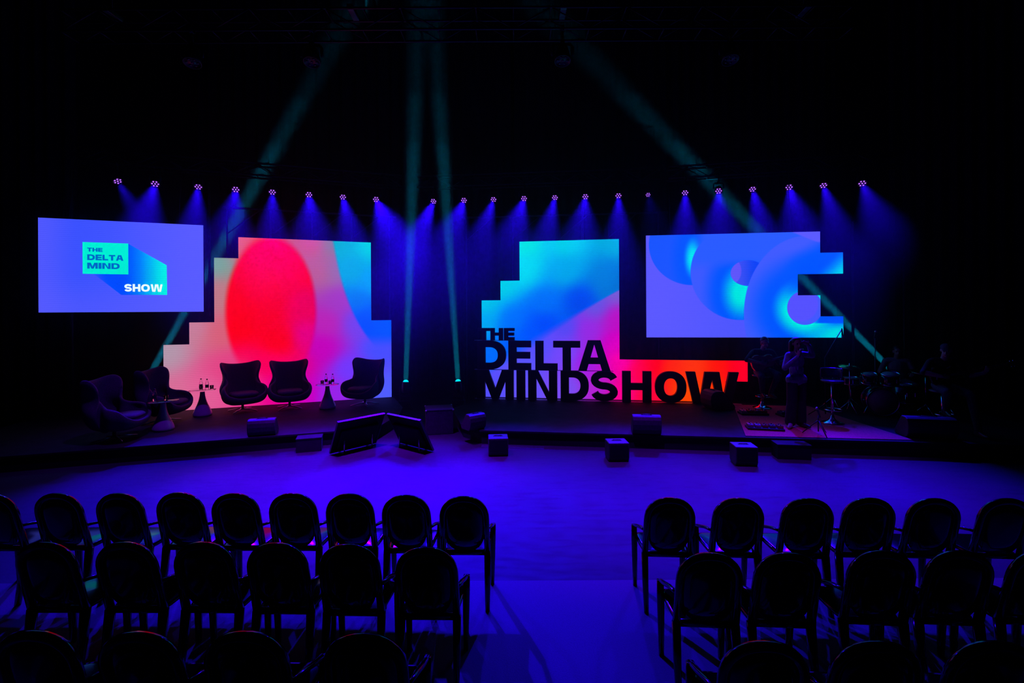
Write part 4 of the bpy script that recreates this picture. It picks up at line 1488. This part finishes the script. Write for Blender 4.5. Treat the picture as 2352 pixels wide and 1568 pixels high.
pr += foot((-0.26, -0.40, 0.085), (-0.2, -1, 0), SHOE) + foot((0.26, -0.42, 0.085), (0.2, -1, 0), SHOE)
pr += hand((-0.195, -0.305, 0.76), (0.25, -0.85, 0.1), (0.8, 0, 0.4), (0, -0.2, -1), 0.8)
pr += hand((0.215, -0.305, 0.80), (-0.25, -0.85, 0.1), (-0.8, 0, 0.4), (0, -0.2, -1), 0.8)
hair = [('e', (0.0, -0.03, 1.318), (0.087, 0.1, 0.09), HAIR)]
DRX, DRY, DRZ = 8.66, 10.62, R(-28)
person('drummer in a grey T-shirt seated behind the drums', (DRX, DRY, ST), DRZ, pr, hair)
t = thing('drum_throne', 'round black drum throne under the drummer', 'stool', (DRX, DRY, ST), DRZ)
MB().lathe([(0, 0.43), (0.15, 0.43), (0.165, 0.45), (0.165, 0.475), (0.15, 0.488), (0, 0.49)], 24, Matrix.Translation((0, 0.02, 0))).build('seat', BLACK, t)
MB().tube([(0, 0.02, 0.1), (0, 0.02, 0.43)], 0.016, 8).build('post', CHROME, t)
for k in range(3):
    a = k * 2 * PI / 3 + PI / 2
    MB().tube([(0, 0.02, 0.22), (0.2 * math.cos(a), 0.02 + 0.2 * math.sin(a), 0.012)], 0.011, 6).build('leg', CHROME, t)

# bassist on a tall stool at the end of the stage
hd, P = head((0.0, -0.09, 1.46), R(-30), R(16))
pr = hd + [('c', (0, -0.02, 1.28), (0, -0.065, 1.40), 0.056, 0.052, SKIN),
           ('c', (-0.16, 0, 1.245), (0.16, 0, 1.245), 0.072, 0.072, SHIRTD), ('e', (0, 0.0, 1.11), (0.185, 0.125, 0.19), SHIRTD), ('e', (0, 0.02, 0.92), (0.175, 0.13, 0.16), SHIRTD),
           ('e', (0, 0.02, 0.80), (0.18, 0.15, 0.10), JEANS),
           ('c', (-0.2, 0, 1.23), (-0.38, -0.15, 1.05), 0.066, 0.054, SHIRTD), ('c', (-0.38, -0.15, 1.05), (-0.155, -0.25, 1.0), 0.05, 0.035, SKIN),
           ('c', (0.2, 0, 1.23), (0.36, -0.02, 0.98), 0.066, 0.052, SHIRTD), ('c', (0.36, -0.02, 0.98), (0.52, -0.16, 1.065), 0.048, 0.034, SKIN),
           ('c', (-0.1, -0.02, 0.80), (-0.16, -0.43, 0.74), 0.095, 0.078, JEANS), ('c', (-0.16, -0.43, 0.74), (-0.085, -0.245, 0.385), 0.072, 0.05, JEANS),
           ('c', (0.1, -0.02, 0.80), (0.18, -0.42, 0.72), 0.095, 0.078, JEANS), ('c', (0.18, -0.42, 0.72), (0.24, -0.52, 0.10), 0.072, 0.052, JEANS)]
pr += foot((-0.085, -0.245, 0.368), (-0.1, -1, 0), SHOE) + foot((0.24, -0.52, 0.085), (0.2, -1, 0), SHOE)
pr += hand((-0.15, -0.248, 1.0), (0.8, 0.06, -0.15), (0, 0.0, 1), (0, 0.8, -0.2), 0.32)
pr += hand((0.52, -0.16, 1.065), (0.1, -0.45, 0.55), (-0.6, 0.1, 0.3), (-0.1, 0.5, 0.6), 0.75)
M = Matrix.Translation((0, -0.09, 1.46)) @ Matrix.Rotation(R(-30), 4, 'Z') @ Matrix.Rotation(R(16), 4, 'X')
Q = lambda x, y, z: tuple(M @ Vector((x, y, z)))
cap = [('e', Q(0, 0.01, 0.06), (0.086, 0.1, 0.07), CAPM), ('c', Q(-0.035, -0.10, 0.052), Q(0.035, -0.10, 0.052), 0.02, 0.02, CAPM), ('c', Q(-0.03, -0.14, 0.042), Q(0.03, -0.14, 0.042), 0.016, 0.016, CAPM)]
BX, BY, BZ = 8.0, 8.75, R(-16)
person('bassist in black with a peaked cap sitting at the end of the stage', (BX, BY, ST), BZ, pr, None, [('cap', cap, 0.01)])

# ================================================================== stools
def bar_stool(label, loc, rz, h=0.74, back=False):
    t = thing('bar_stool', label, 'stool', loc, rz, 'bar stools in the band')
    MB().lathe([(0, 0.0), (0.195, 0.0), (0.2, 0.008), (0.17, 0.02), (0.09, 0.045), (0.045, 0.09), (0.032, 0.14), (0, 0.14)], 28).build('trumpet_base', CHROME, t)
    MB().tube([(0, 0, 0.1), (0, 0, h - 0.03)], 0.026, 12).build('column', CHROME, t)
    fr = MB()
    fr.tube([(0.15 * math.cos(a), -0.06 + 0.15 * math.sin(a), 0.27) for a in [2 * PI * k / 24 for k in range(24)]], 0.011, 8, closed=True)
    fr.tube([(0, 0, 0.27), (0, -0.2, 0.27)], 0.01, 6)
    fr.build('foot_ring', CHROME, t)
    MB().lathe([(0, h - 0.05), (0.14, h - 0.05), (0.19, h - 0.03), (0.2, h - 0.01), (0.185, h), (0, h - 0.006)], 28).build('seat', mat('stool_seat', (0.12, 0.12, 0.13), 0.25), t)
    if back:
        pts = [(0.19 * math.cos(a), 0.19 * math.sin(a), h + 0.12) for a in [PI * k / 12 for k in range(1, 12)]]
        MB().tube(pts, 0.1, 8, flat=(1.0, 0.1)).build('back', mat('stool_seat', (0.12, 0.12, 0.13), 0.25), t)
        for s in (-1, 1):
            MB().tube([(s * 0.13, 0.12, h - 0.03), (s * 0.14, 0.14, h + 0.06)], 0.01, 6).build('back_bracket', CHROME, t)
    return t


bar_stool('empty chrome bar stool with a low back beside the singer', (6.24, 9.2, ST + 0.0095), R(-20), 0.84, True)
bar_stool('chrome bar stool under the guitarist', (5.63, 10.64, ST + 0.0095), R(-8), 0.74)
bar_stool('chrome bar stool under the bassist', (BX, BY + 0.02, ST + 0.0005), BZ, 0.71)

# ================================================================== guitars
WOODG = mat('spruce_top', (0.25, 0.13, 0.05), 0.3, vary=0.2, scale=30, stretch=(8, 1, 1), coat=0.5)
WOODN = mat('neck_wood', (0.12, 0.06, 0.03), 0.4, vary=0.2, scale=30)
SUNB = mat('bass_lacquer', (0.05, 0.012, 0.01), 0.2, coat=0.6)


def guitar(name, label, M, acoustic=True):
    """local: strings run along +x, front looks along -y"""
    t = thing(name, label, 'guitar')
    t.matrix_world = M
    if acoustic:
        half = [(-0.25, 0.0), (-0.245, 0.08), (-0.21, 0.15), (-0.14, 0.185), (-0.06, 0.175), (0.0, 0.135), (0.05, 0.12), (0.11, 0.135), (0.17, 0.13), (0.215, 0.09), (0.23, 0.03)]
        d, nl = 0.10, 0.62
    else:
        half = [(-0.22, 0.0), (-0.21, 0.09), (-0.16, 0.15), (-0.08, 0.15), (0.0, 0.12), (0.07, 0.125), (0.15, 0.155), (0.2, 0.15), (0.19, 0.11), (0.13, 0.07), (0.12, 0.03)]
        d, nl = 0.042, 0.85
    poly = half + [(x, -z) for x, z in half[:0:-1]]
    put('body', bake_flat(MB().prism(poly, -d / 2, d / 2).mesh('body', WOODG if acoustic else SUNB)), t)
    MB().box((0.1 + nl / 2, -d / 2 - 0.004, 0), (nl, 0.024, 0.05), bev=0.005).build('neck', WOODN, t)
    hs = MB().box((0.1 + nl + 0.085, -d / 2 + 0.004, 0), (0.17, 0.016, 0.075), bev=0.004).build('headstock', WOODN, t)
    for k in range(3 if acoustic else 2):
        for s in (-1, 1):
            MB().tube([(0.1 + nl + 0.05 + 0.045 * k, -d / 2 + 0.004, s * 0.036), (0.1 + nl + 0.05 + 0.045 * k, -d / 2 + 0.004, s * 0.062)], 0.008, 6).build('tuning_peg', CHROME, hs)
    MB().box((-0.11, -d / 2 - 0.005, 0), (0.03, 0.01, 0.12 if acoustic else 0.08), bev=0.002).build('bridge', WOODN if acoustic else CHROME, t)
    if acoustic:
        MB().lathe([(0, 0.0), (0.048, 0.0), (0.052, 0.002), (0, 0.002)], 20, Matrix.Translation((0.075, -d / 2 - 0.0005, 0)) @ Matrix.Rotation(PI / 2, 4, 'X')).build('sound_hole', BLACK, t)
    else:
        MB().box((0.0, -d / 2 - 0.006, 0), (0.05, 0.014, 0.09), bev=0.003).build('pickup', BLACK, t)
    for k in range(6 if acoustic else 4):
        z = (k - (2.5 if acoustic else 1.5)) * 0.0085
        MB().tube([(-0.11, -d / 2 - 0.017, z), (0.1 + nl, -d / 2 - 0.019, z * 0.7)], 0.0008, 4).build('string', CHROME, t)
    return t


G = Matrix.Translation((5.63, 10.62, ST + 0.009)) @ Matrix.Rotation(R(-8), 4, 'Z') @ Matrix.Translation((-0.06, -0.195, 1.06)) @ Matrix.Rotation(R(-16), 4, 'Y')
guitar('acoustic_guitar', 'acoustic guitar held across the lap of the seated guitarist', G)
G = Matrix.Translation((BX, BY, ST)) @ Matrix.Rotation(BZ, 4, 'Z') @ Matrix.Translation((-0.08, -0.165, 1.0)) @ Matrix.Rotation(R(-14), 4, 'Y')
guitar('bass_guitar', 'dark bass guitar held by the capped bassist', G, False)

# ================================================================== drums
SHELL = mat('drum_lacquer', (0.03, 0.015, 0.03), 0.2, coat=0.5)
SKINH = mat('drum_head', (0.35, 0.35, 0.36), 0.5, vary=0.1)
BRASS = mat('cymbal_bronze', (0.55, 0.36, 0.12), 0.28, 1.0, vary=0.15, scale=30)


def drum(name, label, M, r, h, legs=0, lugs=6):
    t = thing(name, label, 'drum', (0, 0, 0), 0, 'drums of the kit')
    t.matrix_world = M
    MB().lathe([(r, 0.0), (r, h), (r - 0.012, h), (r - 0.012, 0), (r, 0)], 28).build('shell', SHELL, t)
    for z in (0.004, h - 0.004):
        MB().lathe([(0, -0.002), (r - 0.002, -0.002), (r - 0.002, 0.002), (0, 0.002)], 28, Matrix.Translation((0, 0, z))).build('drum_head', SKINH, t)
        MB().lathe([(r + 0.002, -0.014), (r + 0.012, -0.014), (r + 0.012, 0.014), (r + 0.002, 0.014), (r + 0.002, -0.014)], 28, Matrix.Translation((0, 0, z))).build('hoop', CHROME, t)
    for k in range(lugs):
        a = 2 * PI * k / lugs
        MB().box((r + 0.012, 0, h / 2), (0.022, 0.022, min(h * 0.7, 0.09)), Matrix.Rotation(a, 4, 'Z'), bev=0.004).build('lug', CHROME, t)
    return t


KX = Matrix.Translation((7.75, 9.95, ST)) @ Matrix.Rotation(R(-24), 4, 'Z')
bd = drum('bass_drum', 'bass drum lying on its side in the kit', KX @ Matrix.Translation((0, 0.22, 0.295)) @ Matrix.Rotation(PI / 2, 4, 'X'), 0.27, 0.42)
for s in (-1, 1):
    MB().tube([(s * 0.24, -0.12, 0.34), (s * 0.33, -0.289, 0.40)], 0.009, 6).build('spur', CHROME, bd)


def stand(t, x, y, top, spread=0.24, n=3, m=CHROME, base=0.0):
    MB().tube([(x, y, base + 0.06), (x, y, top)], 0.011, 8).build('stand_pole', m, t)
    for k in range(n):
        a = k * 2 * PI / n + 0.5
        MB().tube([(x, y, base + 0.26), (x + spread * math.cos(a), y + spread * math.sin(a), base + 0.012)], 0.009, 6).build('stand_leg', m, t)


for nm, lab, x, y, z, r, h, tl in (('tom_drum', 'smaller tom mounted over the bass drum', -0.20, -0.02, 0.66, 0.13, 0.2, (R(14), 0)), ('tom_drum', 'larger tom mounted over the bass drum', 0.16, -0.02, 0.66, 0.155, 0.22, (R(14), 0))):
    o = drum(nm, lab, KX @ Matrix.Translation((x, y, z)) @ Matrix.Rotation(tl[0], 4, 'X'), r, h)
    MB().tube([(0, 0.03, 0.0), (0.0 - x * 0.4, 0.03, -0.105)], 0.012, 8).build('tom_post', CHROME, o)
o = drum('snare_drum', 'shallow snare drum on its stand', KX @ Matrix.Translation((-0.42, 0.42, 0.56)), 0.175, 0.14, lugs=8)
MB().tube([(0, 0, -0.02), (0, 0, -0.5)], 0.012, 8).build('stand_pole', CHROME, o)
for k in range(3):
    a = k * 2 * PI / 3
    MB().tube([(0, 0, -0.32), (0.22 * math.cos(a), 0.22 * math.sin(a), -0.552)], 0.009, 6).build('stand_leg', CHROME, o)
    MB().tube([(0, 0, -0.08), (0.17 * math.cos(a), 0.17 * math.sin(a), -0.008)], 0.008, 6).build('basket_arm', CHROME, o)
o = drum('floor_tom', 'deep floor tom on three legs', KX @ Matrix.Translation((0.52, 0.42, 0.22)), 0.2, 0.38, lugs=8)
for k in range(3):
    a = k * 2 * PI / 3 + 0.4
    MB().tube([(0.225 * math.cos(a), 0.225 * math.sin(a), 0.2), (0.225 * math.cos(a), 0.225 * math.sin(a), -0.214)], 0.009, 6).build('leg', CHROME, o)


def cymbal(label, x, y, top, r, hats=False, tilt=0.0):
    p = KX @ Vector((x, y, 0))
    t = thing('cymbal_stand', label, 'cymbal', tuple(p), 0, 'cymbals of the kit')
    stand(t, 0, 0, top + 0.05)
    for k in range(2 if hats else 1):
        z = top + 0.025 * k
        fl = -1 if (hats and k == 0) else 1
        MB().lathe([(0.008, 0.0), (r * 0.18, 0.0), (r * 0.24, -0.016 * fl), (r * 0.6, -0.024 * fl), (r, -0.034 * fl), (r, -0.036 * fl), (r * 0.6, -0.027 * fl), (0.008, -0.004)], 32,
                   Matrix.Translation((0, 0, z)) @ Matrix.Rotation(tilt, 4, 'X')).build('cymbal', BRASS, t)
    return t


cymbal('paired hi-hat cymbals on a stand at the side of the kit', -0.78, 0.30, 0.82, 0.175, True)
cymbal('crash cymbal tilted over the smaller tom', -0.55, -0.12, 1.02, 0.2, tilt=R(12))
cymbal('wide ride cymbal over the floor tom', 0.78, 0.05, 0.95, 0.25, tilt=R(10))
cymbal('crash cymbal high behind the floor tom', 1.12, 0.0, 1.12, 0.18, tilt=R(8))

# ================================================================== microphones, stands and pedals
def mic(mb_parent, p, d, m=BLACKMETAL):
    p, d = Vector(p), Vector(d).normalized()
    Mx = Matrix.Translation(p) @ d.to_track_quat('Z', 'Y').to_matrix().to_4x4()
    MB().lathe([(0, -0.1), (0.01, -0.1), (0.012, -0.08), (0.017, 0.04), (0.018, 0.05), (0, 0.05)], 14, Mx).build('microphone_body', m, mb_parent)
    MB().ball((0, 0, 0.07), 0.026, 14, Mx).build('microphone_grille', ALU, mb_parent)


t = thing('hand_microphone', 'hand microphone held up to the mouth of the singer', 'microphone', (5.349, 8.879, ST), R(8))
mic(t, (-0.085, -0.205, 1.43), (0.55, 0.45, 0.7))
t = thing('boom_microphone_stand', 'overhead microphone on a long slanting boom near the drums', 'mic stand', (6.45, 9.72, ST + 0.0095))
stand(t, 0, 0, 1.22, 0.3, m=BLACKMETAL)
MB().tube([(-0.02, 0, 1.20), (0.36, 0.02, 1.80)], 0.010, 6).build('boom', POLE, t)
mic(t, (0.37, 0.02, 1.72), (0.1, 0, -1))
t = thing('microphone_stand', 'tall thin straight stand rising before the drummer', 'mic stand', (8.02, 10.42, ST))
stand(t, 0, 0, 1.58, 0.22, m=POLE)
mic(t, (0, 0, 1.66), (0, -0.3, 1))
t = thing('microphone_stand', 'short tripod stand by the stage edge near the singer', 'mic stand', (5.40, 8.33, ST + 0.0095))
stand(t, 0, 0, 0.34, 0.24, m=BLACKMETAL)
mic(t, (0, 0, 0.40), (0, 0.5, 0.8))


def pedalboard(label, loc, rz, w, d, n, seed):
    t = thing('pedalboard', label, 'pedalboard', loc, rz)
    MB().box((0, 0, 0.02), (w, d, 0.04), bev=0.006).build('board', BLACK, t)
    rr = random.Random(seed)
    for k in range(n):
        x = -w / 2 + w * (k + 0.5) / n
        c = [(0.10, 0.10, 0.12), (0.3, 0.3, 0.33), (0.05, 0.08, 0.2), (0.25, 0.08, 0.05)][rr.randrange(4)]
        q = MB().box((x, rr.uniform(-0.02, 0.02), 0.065), (w / n * 0.78, d * 0.6, 0.05), bev=0.005).build('pedal', mat('pedal_%d' % int(c[0] * 100), c, 0.3, 0.4), t)
        MB().lathe([(0.013, 0), (0.013, 0.014), (0, 0.016)], 10, Matrix.Translation((x, -d * 0.18, 0.09))).build('footswitch', CHROME, q)
        MB().lathe([(0.012, 0), (0.01, 0.016), (0, 0.017)], 10, Matrix.Translation((x, d * 0.15, 0.09))).build('knob', BLACK, q)
    return t


pedalboard('pedalboard on the rug at the feet of the singer', (4.68, 8.76, ST + 0.0095), R(-14), 0.62, 0.26, 5, 3)
pedalboard('pedalboard on the rug below the guitarist', (5.10, 10.0, ST + 0.0095), R(-6), 0.55, 0.26, 4, 4)
pedalboard('small pedalboard on the rug between the singer and the guitarist', (5.75, 9.85, ST + 0.0095), R(8), 0.4, 0.24, 3, 5)
wedge('wedge monitor on its long side before the last letter, aimed at the guitarist', (4.62, 10.62, ST + 0.001), R(-80), 0.42, 0.42, 0.6)
